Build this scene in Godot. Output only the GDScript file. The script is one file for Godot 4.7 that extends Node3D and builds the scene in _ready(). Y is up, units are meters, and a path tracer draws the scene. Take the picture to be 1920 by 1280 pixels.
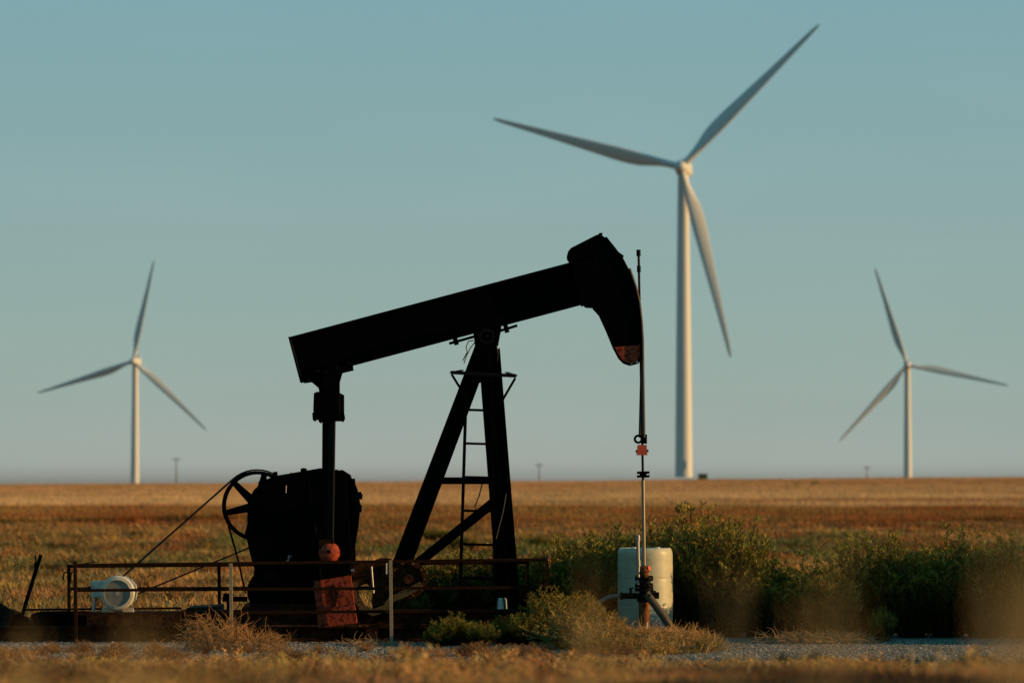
extends Node3D
# A pump jack in a prairie oil field at low sun, wind turbines far behind it.
# Lengths are metres. Sizes were measured on the photograph (174 px per metre at the pump jack, 40 m from the lens);
# P(x, y, z) gives the point of the plane z that is seen at that place of the photograph.

const EYE := Vector3(0, 1.7, 40)
const FOCAL := 6960.0
const PITCH := 0.03806
const PPM := 174.0
var M_ := {}
var org := {}
var used := {}
var rng := RandomNumberGenerator.new()


# ------------------------------------------------------------------ mesh building
class Shape:
	var v := PackedVector3Array()
	var n := PackedVector3Array()
	var c := PackedColorArray()
	var tint := Color(1, 1, 1)
	var tinted := false

	func put(p: Vector3, q: Vector3) -> void:
		v.append(p)
		n.append(q)
		if tinted:
			c.append(tint)

	func tri(a: Vector3, b: Vector3, d: Vector3) -> void:  # counter-clockwise seen from outside
		var q := (b - a).cross(d - a).normalized()
		put(a, q)
		put(d, q)
		put(b, q)

	func quad(a: Vector3, b: Vector3, d: Vector3, e: Vector3) -> void:
		tri(a, b, d)
		tri(a, d, e)

	func smooth_quad(a: Vector3, b: Vector3, d: Vector3, e: Vector3, na: Vector3, nb: Vector3, nd: Vector3, ne: Vector3) -> void:
		put(a, na)
		put(d, nd)
		put(b, nb)
		put(a, na)
		put(e, ne)
		put(d, nd)

	func hexa(p: Array) -> void:  # 0-3 back ring ccw seen from +z, 4-7 front ring
		quad(p[4], p[5], p[6], p[7])
		quad(p[1], p[0], p[3], p[2])
		quad(p[0], p[1], p[5], p[4])
		quad(p[1], p[2], p[6], p[5])
		quad(p[2], p[3], p[7], p[6])
		quad(p[3], p[0], p[4], p[7])

	func box(at: Vector3, size: Vector3, b := Basis()) -> void:
		var h := size / 2
		var p := []
		for z in [-1, 1]:
			for k in [[-1, -1], [1, -1], [1, 1], [-1, 1]]:
				p.append(at + b * Vector3(h.x * k[0], h.y * k[1], h.z * z))
		hexa(p)

	func bar(a: Vector3, b: Vector3, wide: float, deep: float, side := Vector3(0, 0, 1)) -> void:  # deep is measured along side
		var y := (b - a).normalized()
		var x := y.cross(side).normalized()
		var z := x.cross(y)
		box((a + b) / 2, Vector3(wide, a.distance_to(b), deep), Basis(x, y, z))

	func tube(a: Vector3, b: Vector3, r0: float, r1 := -1.0, seg := 12, caps := true) -> void:
		if r1 < 0:
			r1 = r0
		var y := (b - a).normalized()
		var x := y.cross(Vector3(0.31, 0.17, 0.93)).normalized()
		if absf(y.dot(Vector3(0.31, 0.17, 0.93))) > 0.98:
			x = y.cross(Vector3(1, 0, 0)).normalized()
		var z := x.cross(y)
		for i in seg:
			var t0 := TAU * i / seg
			var t1 := TAU * (i + 1) / seg
			var d0 := x * cos(t0) - z * sin(t0)
			var d1 := x * cos(t1) - z * sin(t1)
			smooth_quad(a + d0 * r0, a + d1 * r0, b + d1 * r1, b + d0 * r1, d0, d1, d1, d0)
			if caps:
				tri(b, b + d0 * r1, b + d1 * r1)
				tri(a, a + d1 * r0, a + d0 * r0)

	func pipe(pts: Array, r: float, seg := 8) -> void:
		var last := []
		var x := Vector3(0.31, 0.17, 0.93)
		for k in pts.size():
			var y: Vector3 = (pts[mini(k + 1, pts.size() - 1)] - pts[maxi(k - 1, 0)]).normalized()
			x = (x - y * x.dot(y)).normalized()
			var z := x.cross(y)
			var ring := []
			for i in seg:
				var t := TAU * i / seg
				ring.append(x * cos(t) - z * sin(t))
			var p: Vector3 = pts[k]
			if k > 0:
				var q: Vector3 = pts[k - 1]
				for i in seg:
					var j := (i + 1) % seg
					smooth_quad(q + last[i] * r, q + last[j] * r, p + ring[j] * r, p + ring[i] * r, last[i], last[j], ring[j], ring[i])
			for i in seg:
				var j := (i + 1) % seg
				if k == 0:
					tri(p, p + ring[j] * r, p + ring[i] * r)
				elif k == pts.size() - 1:
					tri(p, p + ring[i] * r, p + ring[j] * r)
			last = ring

	func separate() -> Array:  # its loose pieces, each a shape of its own
		var root := {}
		var ids := PackedInt32Array()
		var up := PackedInt32Array()
		for p in v:
			var key := Vector3i((p * 5000.0).round())
			if not root.has(key):
				root[key] = up.size()
				up.append(up.size())
			ids.append(root[key])
		for i in range(0, v.size(), 3):
			for k in 2:
				var a := ids[i]
				var b := ids[i + k + 1]
				while up[a] != a:
					a = up[a]
				while up[b] != b:
					b = up[b]
				up[b] = a
		var out := {}
		for i in range(0, v.size(), 3):
			var a := ids[i]
			while up[a] != a:
				a = up[a]
			if not out.has(a):
				out[a] = Shape.new()
			for k in 3:
				out[a].put(v[i + k], n[i + k])
		return out.values()

	func prism(pts: PackedVector2Array, z0: float, z1: float) -> void:
		if Geometry2D.is_polygon_clockwise(pts):
			pts = pts.duplicate()
			pts.reverse()
		# Godot calls y-down counter-clockwise "clockwise"; settle it by the signed area
		var area := 0.0
		for i in pts.size():
			area += pts[i].cross(pts[(i + 1) % pts.size()])
		if area < 0:
			pts = pts.duplicate()
			pts.reverse()
		var t := Geometry2D.triangulate_polygon(pts)
		for i in range(0, t.size(), 3):
			var a := pts[t[i]]
			var b := pts[t[i + 1]]
			var d := pts[t[i + 2]]
			if (b - a).cross(d - a) < 0:
				var s := b
				b = d
				d = s
			tri(Vector3(a.x, a.y, z1), Vector3(b.x, b.y, z1), Vector3(d.x, d.y, z1))
			tri(Vector3(a.x, a.y, z0), Vector3(d.x, d.y, z0), Vector3(b.x, b.y, z0))
		for i in pts.size():
			var a := pts[i]
			var b := pts[(i + 1) % pts.size()]
			quad(Vector3(a.x, a.y, z0), Vector3(b.x, b.y, z0), Vector3(b.x, b.y, z1), Vector3(a.x, a.y, z1))

	func strip(pts: PackedVector2Array, thick: float, z0: float, z1: float) -> void:  # a bent plate along a line
		var l := PackedVector2Array()
		var r := PackedVector2Array()
		for i in pts.size():
			var d := (pts[mini(i + 1, pts.size() - 1)] - pts[maxi(i - 1, 0)]).normalized()
			var o := Vector2(-d.y, d.x) * thick / 2
			l.append(pts[i] + o)
			r.append(pts[i] - o)
		for i in pts.size() - 1:
			var p := []
			for z in [z0, z1]:
				for q in [r[i], r[i + 1], l[i + 1], l[i]]:
					p.append(Vector3(q.x, q.y, z))
			hexa(p)

	func lathe(profile: Array, at: Vector3, axis: Vector3, seg := 24) -> void:  # profile of (radius, height along axis), going up along the outside
		var y := axis.normalized()
		var x := y.cross(Vector3(0.0, 0.1, 1.0)).normalized() if absf(y.z) < 0.9 else Vector3(1, 0, 0)
		var z := x.cross(y)
		for k in profile.size() - 1:
			var p: Vector2 = profile[k]
			var q: Vector2 = profile[k + 1]
			var slope := Vector2(q.y - p.y, p.x - q.x).normalized()
			for i in seg:
				var t0 := TAU * i / seg
				var t1 := TAU * (i + 1) / seg
				var d0 := x * cos(t0) - z * sin(t0)
				var d1 := x * cos(t1) - z * sin(t1)
				var n0 := d0 * slope.x + y * slope.y
				var n1 := d1 * slope.x + y * slope.y
				smooth_quad(at + d0 * p.x + y * p.y, at + d1 * p.x + y * p.y, at + d1 * q.x + y * q.y, at + d0 * q.x + y * q.y, n0, n1, n1, n0)

	func ring(at: Vector3, r_in: float, r_out: float, deep: float, seg := 48) -> void:  # faces z
		var h := deep / 2
		lathe([Vector2(r_in, -h), Vector2(r_out, -h), Vector2(r_out, h), Vector2(r_in, h), Vector2(r_in, -h)], at, Vector3(0, 0, 1), seg)

	func mesh(from := Vector3.ZERO) -> ArrayMesh:
		if from != Vector3.ZERO:
			for i in v.size():
				v[i] -= from
		var a := []
		a.resize(Mesh.ARRAY_MAX)
		a[Mesh.ARRAY_VERTEX] = v
		a[Mesh.ARRAY_NORMAL] = n
		if tinted:
			a[Mesh.ARRAY_COLOR] = c
		var m := ArrayMesh.new()
		m.add_surface_from_arrays(Mesh.PRIMITIVE_TRIANGLES, a)
		return m


# ------------------------------------------------------------------ naming and placing
func numbered(called: String) -> String:
	used[called] = used.get(called, -1) + 1
	return called if used[called] == 0 else "%s_%03d" % [called, used[called]]


func tag(o: Node, label: String, category: String, group := "", kind := "") -> Node:
	if label:
		o.set_meta("label", label)
	if category:
		o.set_meta("category", category)
	if group:
		o.set_meta("group", group)
	if kind:
		o.set_meta("kind", kind)
	return o


func thing(called: String, at: Vector3, label: String, category: String, group := "") -> Node3D:
	var o := Node3D.new()
	o.name = numbered(called)
	add_child(o)
	o.position = at
	org[o] = at
	tag(o, label, category, group)
	return o


func part(called: String, s: Shape, m: Material, parent: Node, label := "") -> MeshInstance3D:
	var o := MeshInstance3D.new()
	o.name = called
	o.mesh = s.mesh(org[parent])
	o.material_override = null
	o.mesh.surface_set_material(0, m)
	parent.add_child(o, true)
	org[o] = org[parent]
	if label:
		o.set_meta("label", label)
	return o


func parts(called: String, s: Shape, m: Material, parent: Node) -> void:
	for piece in s.separate():
		part(called, piece, m, parent)


func single(called: String, s: Shape, m: Material, at: Vector3, label: String, category: String, group := "") -> MeshInstance3D:
	var o := MeshInstance3D.new()
	o.name = numbered(called)
	o.mesh = s.mesh(at)
	o.mesh.surface_set_material(0, m)
	add_child(o)
	o.position = at
	org[o] = at
	tag(o, label, category, group)
	return o


func P(x: float, y: float, z := 0.0) -> Vector3:
	var d := Vector3((x - 960.0) / FOCAL, (640.0 - y) / FOCAL, -1.0).rotated(Vector3(1, 0, 0), PITCH)
	return EYE + d * ((z - EYE.z) / d.z)


func F(list: Array, z := 0.0) -> PackedVector2Array:  # outline measured on the photograph, x and y in turn
	var o := PackedVector2Array()
	for i in range(0, list.size(), 2):
		var p := P(list[i], list[i + 1], z)
		o.append(Vector2(p.x, p.y))
	return o


func lin(r: float, g: float, b: float) -> Color:
	return Color(r, g, b).linear_to_srgb()


func noise_tex(noise_seed: int, freq: float, ramp: Array, octaves := 4, size := 512, kind := FastNoiseLite.TYPE_SIMPLEX_SMOOTH) -> NoiseTexture2D:
	var f := FastNoiseLite.new()
	f.seed = noise_seed
	f.noise_type = kind
	f.frequency = freq
	f.fractal_octaves = octaves
	var t := NoiseTexture2D.new()
	t.width = size
	t.height = size
	t.seamless = true
	t.noise = f
	if ramp:
		var g := Gradient.new()
		var at := PackedFloat32Array()
		var co := PackedColorArray()
		for r in ramp:
			at.append(r[0])
			co.append(r[1])
		g.offsets = at
		g.colors = co
		t.color_ramp = g
	return t


func grey(v: float) -> Color:
	return Color(v, v, v)


func mat(called: String, c: Color, rough := 0.8, spec := 0.3, metal := 0.0) -> StandardMaterial3D:
	var m := StandardMaterial3D.new()
	m.resource_name = called
	m.albedo_color = c
	m.roughness = rough
	m.metallic_specular = spec
	m.metallic = metal
	M_[called] = m
	return m


func textured(m: StandardMaterial3D, albedo: Texture2D, scale: float, relief: Texture2D = null, relief_cm := 0.0) -> void:
	m.uv1_triplanar = true
	m.uv1_world_triplanar = true
	m.uv1_scale = Vector3.ONE * scale
	m.albedo_texture = albedo
	if relief:
		m.heightmap_enabled = true
		m.heightmap_texture = relief
		m.heightmap_scale = relief_cm


func scatter(called: String, m: Mesh, where: Array, colors: PackedColorArray, label: String, category: String) -> void:
	var mm := MultiMesh.new()
	mm.transform_format = MultiMesh.TRANSFORM_3D
	mm.use_colors = true
	mm.mesh = m
	mm.instance_count = where.size()
	var b := PackedFloat32Array()
	b.resize(where.size() * 16)
	for i in where.size():
		var t: Transform3D = where[i]
		var k := i * 16
		b[k] = t.basis.x.x
		b[k + 1] = t.basis.y.x
		b[k + 2] = t.basis.z.x
		b[k + 3] = t.origin.x
		b[k + 4] = t.basis.x.y
		b[k + 5] = t.basis.y.y
		b[k + 6] = t.basis.z.y
		b[k + 7] = t.origin.y
		b[k + 8] = t.basis.x.z
		b[k + 9] = t.basis.y.z
		b[k + 10] = t.basis.z.z
		b[k + 11] = t.origin.z
		b[k + 12] = colors[i].r * 0.8
		b[k + 13] = colors[i].g * 0.8
		b[k + 14] = colors[i].b * 0.8
		b[k + 15] = 1.0
	mm.buffer = b
	var o := MultiMeshInstance3D.new()
	o.name = numbered(called)
	o.multimesh = mm
	add_child(o)
	tag(o, label, category, "", "stuff")


# ------------------------------------------------------------------ terrain
var roll := FastNoiseLite.new()
var patch := FastNoiseLite.new()
var mottle := FastNoiseLite.new()


func ground(x: float, s: float) -> float:  # height of the ground at x, s metres in front of the lens
	var h := 0.0
	if s < 34.0:
		h = minf(1.02, maxf(0.0, 1.56 - 0.0496 * s)) if s < 32.0 else 0.0
		h *= smoothstep(34.0, 27.0, s) * 0.25 + 0.75
		h += 0.05 * roll.get_noise_2d(x * 18.0, s * 18.0) * smoothstep(34.0, 30.0, s)
	elif s > 44.0:
		h = 0.22 * roll.get_noise_2d(x * 3.0, s * 3.0) * smoothstep(44.0, 70.0, s)
		h += 0.07 * roll.get_noise_2d(x * 14.0 + 50.0, s * 14.0) * smoothstep(44.0, 50.0, s)
		var px := 960.0 + x / s * FOCAL
		var crest := 1.7 + (905.0 - (912.0 - 14.0 * clampf(px, -2500.0, 4500.0) / 1920.0)) / FOCAL * 1000.0
		crest += 0.25 * roll.get_noise_2d(x * 0.5, 300.0)
		h += crest * smoothstep(280.0, 1000.0, s) - 22.0 * smoothstep(1030.0, 1900.0, s)
	return h


func field_color(x: float, s: float) -> Color:
	var a := 0.55 * patch.get_noise_2d(x * 6.0, s * 2.0) + 0.8 * patch.get_noise_2d(x * 1.6 + 300.0, s * 1.3)
	var b := 1.3 * mottle.get_noise_2d(x * 4.0, s * 1.2)
	var gold := Color(0.44, 0.235, 0.066)
	var rust := Color(0.36, 0.105, 0.028)
	var olive := Color(0.15, 0.135, 0.03)
	var pale := Color(0.78, 0.48, 0.22)
	var near := gold.lerp(olive, clampf(0.48 + 2.2 * a, 0.0, 1.0))
	near = near.lerp(rust, clampf(1.8 * b - 0.05, 0.0, 0.7))
	if s < 110.0:
		return near
	var mid := gold.lerp(rust, clampf(0.55 + 1.4 * a, 0.0, 1.0)).lerp(olive, clampf(1.8 * b - 0.1, 0.0, 0.6))
	if s < 215.0:
		return mid.lerp(near, 1.0 - smoothstep(110.0, 140.0, s))
	var far := pale.lerp(rust, clampf(0.15 + 0.9 * patch.get_noise_2d(x * 0.35, s * 0.5) + 0.3 * b, 0.0, 0.8))
	far = far.lerp(olive, clampf(1.4 * mottle.get_noise_2d(x * 0.4 + 90.0, s * 0.35) - 0.25, 0.0, 0.5))
	far = far.lerp(Color(0.46, 0.20, 0.08), smoothstep(330.0, 620.0, s) * 0.4)
	return far.lerp(mid, 1.0 - smoothstep(205.0, 245.0, s))


func build_ground() -> void:
	var rows := PackedFloat32Array()
	var s := -40.0
	while s < 6500.0:
		rows.append(s)
		s += 1.5 if s < 4 else 0.3 if s < 48 else maxf(0.4, (s - 30.0) * 0.02)
	var cols := 180
	var v := PackedVector3Array()
	var c := PackedColorArray()
	var index := PackedInt32Array()
	for j in rows.size():
		var w := 60.0 + 0.9 * maxf(rows[j], 0.0)
		for i in cols + 1:
			var k := 2.0 * i / cols - 1.0
			var x := w * (0.22 * k + 0.78 * k * k * k)
			v.append(Vector3(x, ground(x, rows[j]), 40.0 - rows[j]))
			var t := field_color(x, maxf(rows[j], 45.0))
			if rows[j] < 34.0:
				t = Color(0.27, 0.15, 0.06)
			elif rows[j] < 46.0:
				t = Color(0.22, 0.15, 0.08)
			c.append(t * 0.8)
	for j in rows.size() - 1:
		for i in cols:
			var a := j * (cols + 1) + i
			index.append_array([a, a + cols + 1, a + 1, a + 1, a + cols + 1, a + cols + 2])
	var st := SurfaceTool.new()
	var arr := []
	arr.resize(Mesh.ARRAY_MAX)
	arr[Mesh.ARRAY_VERTEX] = v
	arr[Mesh.ARRAY_COLOR] = c
	arr[Mesh.ARRAY_INDEX] = index
	var am := ArrayMesh.new()
	am.add_surface_from_arrays(Mesh.PRIMITIVE_TRIANGLES, arr)
	st.create_from(am, 0)
	st.generate_normals()
	var o := MeshInstance3D.new()
	o.name = "ground"
	o.mesh = st.commit()
	o.mesh.surface_set_material(0, M_.ground)
	add_child(o)
	tag(o, "dry prairie ground of straw and rust coloured grass", "ground", "", "structure")


# ------------------------------------------------------------------ plants
func tuft_mesh(blades: int, tall: float, spread: float, wide: float, noise_seed: int, droop := 0.5) -> ArrayMesh:
	var r := RandomNumberGenerator.new()
	r.seed = noise_seed
	var s := Shape.new()
	s.tinted = true
	for i in blades:
		var t := r.randf() * TAU
		var d := Vector3(cos(t), 0, sin(t))
		var o := d * spread * 0.35 * sqrt(r.randf())
		var len := tall * r.randf_range(0.45, 1.0)
		var out := r.randf_range(0.1, 1.0) * droop
		var side := d.cross(Vector3.UP).rotated(Vector3.UP, r.randf_range(-0.9, 0.9)) * wide * r.randf_range(0.6, 1.2)
		s.tint = Color(1, 1, 1) * r.randf_range(0.65, 1.15)
		var p0 := o
		var p1 := o + Vector3(0, len * 0.5, 0) + d * len * out * 0.25
		var p2 := o + Vector3(0, len * (1.0 - 0.25 * out), 0) + d * len * out * 0.8
		s.tri(p0 - side, p0 + side, p1 + side * 0.8)
		s.tri(p0 - side, p1 + side * 0.8, p1 - side * 0.8)
		s.tri(p1 - side * 0.8, p1 + side * 0.8, p2)
	return s.mesh()


func dead_weed(noise_seed: int) -> ArrayMesh:  # a low rounded weed, 1 m high before scaling, all dry
	var r := RandomNumberGenerator.new()
	r.seed = noise_seed
	var s := Shape.new()
	s.tinted = true
	for i in 46:
		var t := r.randf() * TAU
		var lean := r.randf()
		var p := Vector3(cos(t), 0, sin(t)) * 0.1 * lean
		var d := Vector3(cos(t) * lean * 1.1, r.randf_range(0.6, 1.1), sin(t) * lean * 1.1).normalized()
		var len := r.randf_range(0.55, 1.05)
		s.tint = Color(1, 1, 1) * r.randf_range(0.5, 1.2)
		for k in 5:
			var q := p + d * len / 5.0
			s.tube(p, q, 0.010 - 0.0015 * k, 0.0085 - 0.0015 * k, 3, false)
			for l in 6:
				var at := p.lerp(q, r.randf())
				var a := r.randf() * TAU
				var ld := (Vector3(cos(a), r.randf_range(-0.5, 0.9), sin(a)) + d * 0.5).normalized() * r.randf_range(0.06, 0.15)
				var side := ld.cross(Vector3(r.randf() - 0.5, r.randf() - 0.5, r.randf() - 0.5)).normalized() * 0.014
				s.tri(at - side, at + side, at + ld)
			p = q
			d = (d + Vector3(r.randf() - 0.5, r.randf() - 0.6, r.randf() - 0.5) * 0.7).normalized()
	return s.mesh()


func stalk_mesh(count: int, noise_seed: int) -> ArrayMesh:  # tall dead stems, 1 m high, with loose seed heads
	var r := RandomNumberGenerator.new()
	r.seed = noise_seed
	var s := Shape.new()
	s.tinted = true
	for i in count:
		var t := r.randf() * TAU
		var p := Vector3(cos(t), 0, sin(t)) * 0.018 * sqrt(r.randf())
		var top := p + Vector3(r.randf_range(-0.03, 0.03), r.randf_range(0.86, 1.0), r.randf_range(-0.03, 0.03))
		s.tint = Color(1, 1, 1) * r.randf_range(0.6, 1.15)
		s.tube(p, p.lerp(top, 0.6), 0.0016, 0.0012, 3, false)
		s.tube(p.lerp(top, 0.6), top, 0.0012, 0.0006, 3, false)
		for k in 16:
			var q := p.lerp(top, r.randf_range(0.42, 1.0))
			var a := r.randf() * TAU
			var d := Vector3(cos(a) * 0.6, r.randf_range(0.2, 1.2), sin(a) * 0.6).normalized() * r.randf_range(0.012, 0.04)
			var side := d.cross(Vector3(r.randf() - 0.5, r.randf() - 0.5, r.randf() - 0.5)).normalized() * 0.0014
			s.tri(q - side, q + side, q + d)
		for k in 3:
			var q := p.lerp(top, r.randf_range(0.05, 0.6))
			var a := r.randf() * TAU
			var d := Vector3(cos(a) * 0.35, 1.0, sin(a) * 0.35) * r.randf_range(0.08, 0.2)
			var side := Vector3(-sin(a), 0, cos(a)) * 0.0016
			s.tri(q - side, q + side, q + d)
	return s.mesh()


func bush_parts(noise_seed: int, stems: int, leaf: float, dry := 0.0) -> Array:  # [stem shape, leaf shape] of a plant 1 m tall and about 0.8 m wide
	var r := RandomNumberGenerator.new()
	r.seed = noise_seed
	var wood := Shape.new()
	var green := Shape.new()
	green.tinted = true
	for i in stems:
		var t := r.randf() * TAU
		var lean := sqrt(r.randf())
		var d := Vector3(cos(t), 0, sin(t))
		var len := (r.randf_range(0.62, 1.0) + 0.12 * pow(r.randf(), 4.0)) * (1.0 - 0.30 * lean * lean)
		var pts := []
		var bow := r.randf_range(-0.08, 0.08)
		for k in 7:
			var f := k / 6.0
			var out := lean * (0.13 + 0.33 * pow(f, 0.7)) + bow * sin(f * PI)
			pts.append(d * out + Vector3(0, len * pow(f, 0.92), 0))
		for k in 6:
			wood.tube(pts[k], pts[k + 1], 0.0055 - 0.0007 * k, 0.0055 - 0.0007 * (k + 1), 4, false)
		var hue := r.randf()
		for b in 30:
			var f := r.randf_range(0.01, 1.0)
			var k := mini(int(f * 6.0), 5)
			var p: Vector3 = pts[k].lerp(pts[k + 1], f * 6.0 - k)
			var bt := t + r.randf_range(-2.2, 2.2)
			var up := r.randf_range(0.5, 1.5)
			var bd := Vector3(cos(bt), up, sin(bt)).normalized()
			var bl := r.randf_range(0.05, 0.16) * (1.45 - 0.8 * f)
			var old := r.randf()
			var c := Color(0.009, 0.014, 0.0035).lerp(Color(0.28, 0.225, 0.042), clampf(f * f * f * (0.35 + 0.85 * old) + 0.06 * hue, 0, 1))  # hedge shade and sunlit tops painted in: near black low, bright at tips
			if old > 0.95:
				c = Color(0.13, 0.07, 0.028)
			c = c.lerp(Color(0.30, 0.18, 0.045), dry * (0.45 + 0.55 * old))  # gold tint: part dry leaf, part warm sunlight painted into the colour
			for l in 12:
				var g := (l + r.randf()) / 12.0
				var q := p + bd * bl * g
				var lt := r.randf() * TAU
				var ld := (Vector3(cos(lt), r.randf_range(-0.2, 0.9), sin(lt)) + bd * 0.9).normalized() * leaf * r.randf_range(0.6, 1.2)
				var side := ld.cross(Vector3(r.randf() - 0.5, r.randf() - 0.5, r.randf() - 0.5)).normalized() * leaf * 0.16
				green.tint = c * r.randf_range(0.75, 1.3)
				green.tri(q - side, q + side, q + ld)
	return [wood, green]


func plant(called: String, kind: Array, x: float, top: float, base: float, z: float, wide: float, label: String, category: String, group := "") -> void:
	# top and base are heights on the photograph, wide is a factor on the plant's own width
	var at := P(x, base, z)
	var high := P(x, top, z).y
	var g := ground(at.x, 40.0 - z) - 0.01
	at.y = g
	var o := Node3D.new()
	o.name = numbered(called)
	add_child(o)
	o.position = at
	var h := (high - g) * 1.09
	o.basis = Basis(Vector3.UP, rng.randf() * TAU).scaled(Vector3(h * wide, h, h * wide))
	tag(o, label, category, group)
	for k in 2:
		var m := MeshInstance3D.new()
		m.name = ["stem", "foliage"][k]
		m.mesh = kind[k]
		o.add_child(m)


func tangle(at: Vector3, rx: float, ry: float, rz: float, count: int, noise_seed: int, thick := 0.003, tinge := Color(0.34, 0.18, 0.07), flat := 0.0) -> Shape:
	var r := RandomNumberGenerator.new()
	r.seed = noise_seed
	var s := Shape.new()
	s.tinted = true
	for i in count:
		var t := r.randf() * TAU
		var up := r.randf()
		var rad := pow(r.randf(), 0.45)
		var p := at + Vector3(cos(t) * rx * rad * sqrt(1.0 - up * up * 0.9), up * ry * rad, sin(t) * rz * rad * sqrt(1.0 - up * up * 0.9))
		var d := Vector3(r.randf_range(-1, 1), r.randf_range(-0.7, 0.9) * (1.0 - flat), r.randf_range(-1, 1)).normalized()
		var bend := Vector3(r.randf_range(-1, 1), r.randf_range(-0.6, 0.6), r.randf_range(-1, 1)) * 1.4
		s.tint = tinge * r.randf_range(0.4, 1.1)
		var step := r.randf_range(0.018, 0.045)
		for k in 5:
			var q := p + d * step
			q.y = maxf(q.y, at.y + 0.004)
			if q.distance_to(p) > 0.004:
				s.tube(p, q, thick * (1.0 - 0.12 * k), thick * (0.88 - 0.12 * k), 3, false)
			p = q
			d = (d + bend * 0.3 + Vector3(r.randf() - 0.5, r.randf() - 0.5, r.randf() - 0.5) * 0.7).normalized()
	return s


# ------------------------------------------------------------------ wind turbine
func blade_shape() -> Shape:
	var s := Shape.new()
	var seg := 20
	var rows := []
	var span := [0.0, 0.02, 0.05, 0.09, 0.14, 0.19, 0.25, 0.33, 0.42, 0.52, 0.62, 0.72, 0.82, 0.90, 0.955, 0.985, 1.0]
	var chord := [1.8, 1.8, 1.85, 2.2, 2.8, 3.4, 3.7, 3.6, 3.15, 2.7, 2.25, 1.85, 1.5, 1.2, 0.95, 0.65, 0.12]
	for k in span.size():
		var f: float = span[k]
		var ch: float = chord[k]
		var blend := smoothstep(0.03, 0.2, f)
		var thick: float = lerpf(1.8, ch * lerpf(0.34, 0.16, smoothstep(0.15, 0.8, f)), blend)
		var twist := deg_to_rad(lerpf(24.0, 4.0, pow(f, 0.55)))
		var row := []
		for i in seg:
			var t := TAU * i / seg
			var cx := cos(t)
			var x := lerpf(cx * ch / 2, (0.5 * cx - 0.2) * ch, blend)
			var shape := lerpf(1.0, pow(clampf((cx + 1.0) / 2.0, 0.0, 1.0), 0.45), blend)
			var z := sin(t) * thick / 2 * shape
			row.append(Vector3(x * cos(twist) - z * sin(twist) * 1.0, f * 49.9 + 1.2, x * sin(twist) + z * cos(twist) + f * f * 1.5))
		rows.append(row)
	var nr := []
	for k in rows.size():
		var line := []
		for i in seg:
			var a: Vector3 = rows[k][(i + 1) % seg] - rows[k][(i + seg - 1) % seg]
			var b: Vector3 = rows[mini(k + 1, rows.size() - 1)][i] - rows[maxi(k - 1, 0)][i]
			line.append(b.cross(a).normalized())
		nr.append(line)
	for k in rows.size() - 1:
		for i in seg:
			var j := (i + 1) % seg
			s.smooth_quad(rows[k][j], rows[k][i], rows[k + 1][i], rows[k + 1][j], nr[k][j], nr[k][i], nr[k + 1][i], nr[k + 1][j])
	for i in seg:
		s.tri(rows[-1][0], rows[-1][(i + 1) % seg], rows[-1][i])
	return s


func make_turbine() -> Node3D:
	var t := thing("wind_turbine", Vector3.ZERO, "", "wind turbine", "wind turbines standing on the prairie")
	var w: Material = M_.turbine
	var tower := Shape.new()
	var prof := []
	for k in 13:
		var f := k / 12.0
		prof.append(Vector2(lerpf(2.25, 1.42, pow(f, 1.1)), f * 78.4))
	tower.lathe(prof, Vector3.ZERO, Vector3.UP, 40)
	var tw := part("tower", tower, w, t)
	var rim := Shape.new()
	for y in [26.0, 53.0]:
		var r: float = lerpf(2.25, 1.42, pow(y / 78.4, 1.1)) + 0.035
		rim.lathe([Vector2(r - 0.05, y - 0.1), Vector2(r, y - 0.1), Vector2(r, y + 0.1), Vector2(r - 0.05, y + 0.1)], Vector3.ZERO, Vector3.UP, 40)
	parts("flange", rim, w, tw)
	var door := Shape.new()
	door.box(Vector3(0.6, 3.2, 2.16), Vector3(0.9, 2.2, 0.16))
	part("door", door, w, tw)
	var nac := Shape.new()  # lofted housing along z, hub in front at +4.2
	var sec := [[-6.2, 1.25, 1.35], [-6.0, 1.55, 1.65], [-2.0, 1.8, 1.9], [1.2, 1.8, 1.85], [2.3, 1.55, 1.6], [2.7, 1.2, 1.25]]
	var rings := []
	for q in sec:
		var ring := []
		for i in 24:
			var a := TAU * i / 24
			var c := Vector2(cos(a), sin(a))
			var k: float = 1.0 / pow(pow(absf(c.x), 5.0) + pow(absf(c.y), 5.0), 0.2)
			ring.append(Vector3(c.x * k * q[1], 80.0 + c.y * k * q[2], q[0]))
		rings.append(ring)
	for k in rings.size() - 1:
		for i in 24:
			var j := (i + 1) % 24
			nac.quad(rings[k][i], rings[k][j], rings[k + 1][j], rings[k + 1][i])
	for i in 24:
		var j := (i + 1) % 24
		nac.tri(Vector3(0, 80, -6.2), rings[0][j], rings[0][i])
		nac.tri(Vector3(0, 80, 2.7), rings[5][i], rings[5][j])
	nac.box(Vector3(0, 82.3, -4.6), Vector3(2.0, 0.9, 1.6))
	part("nacelle", nac, w, t)
	var hub := Shape.new()
	hub.lathe([Vector2(0.9, -1.6), Vector2(1.65, -1.4), Vector2(1.8, -0.4), Vector2(1.75, 0.4), Vector2(1.5, 1.1), Vector2(1.05, 1.7), Vector2(0.5, 2.05), Vector2(0.0, 2.15)], Vector3(0, 80, 4.2), Vector3(0, 0, 1), 32)
	part("hub", hub, w, t)
	var b := blade_shape().mesh()
	b.surface_set_material(0, w)
	for k in 3:
		var o := MeshInstance3D.new()
		o.name = "blade"
		o.mesh = b
		t.add_child(o, true)
		o.position = Vector3(0, 80, 4.2)
	return t


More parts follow.
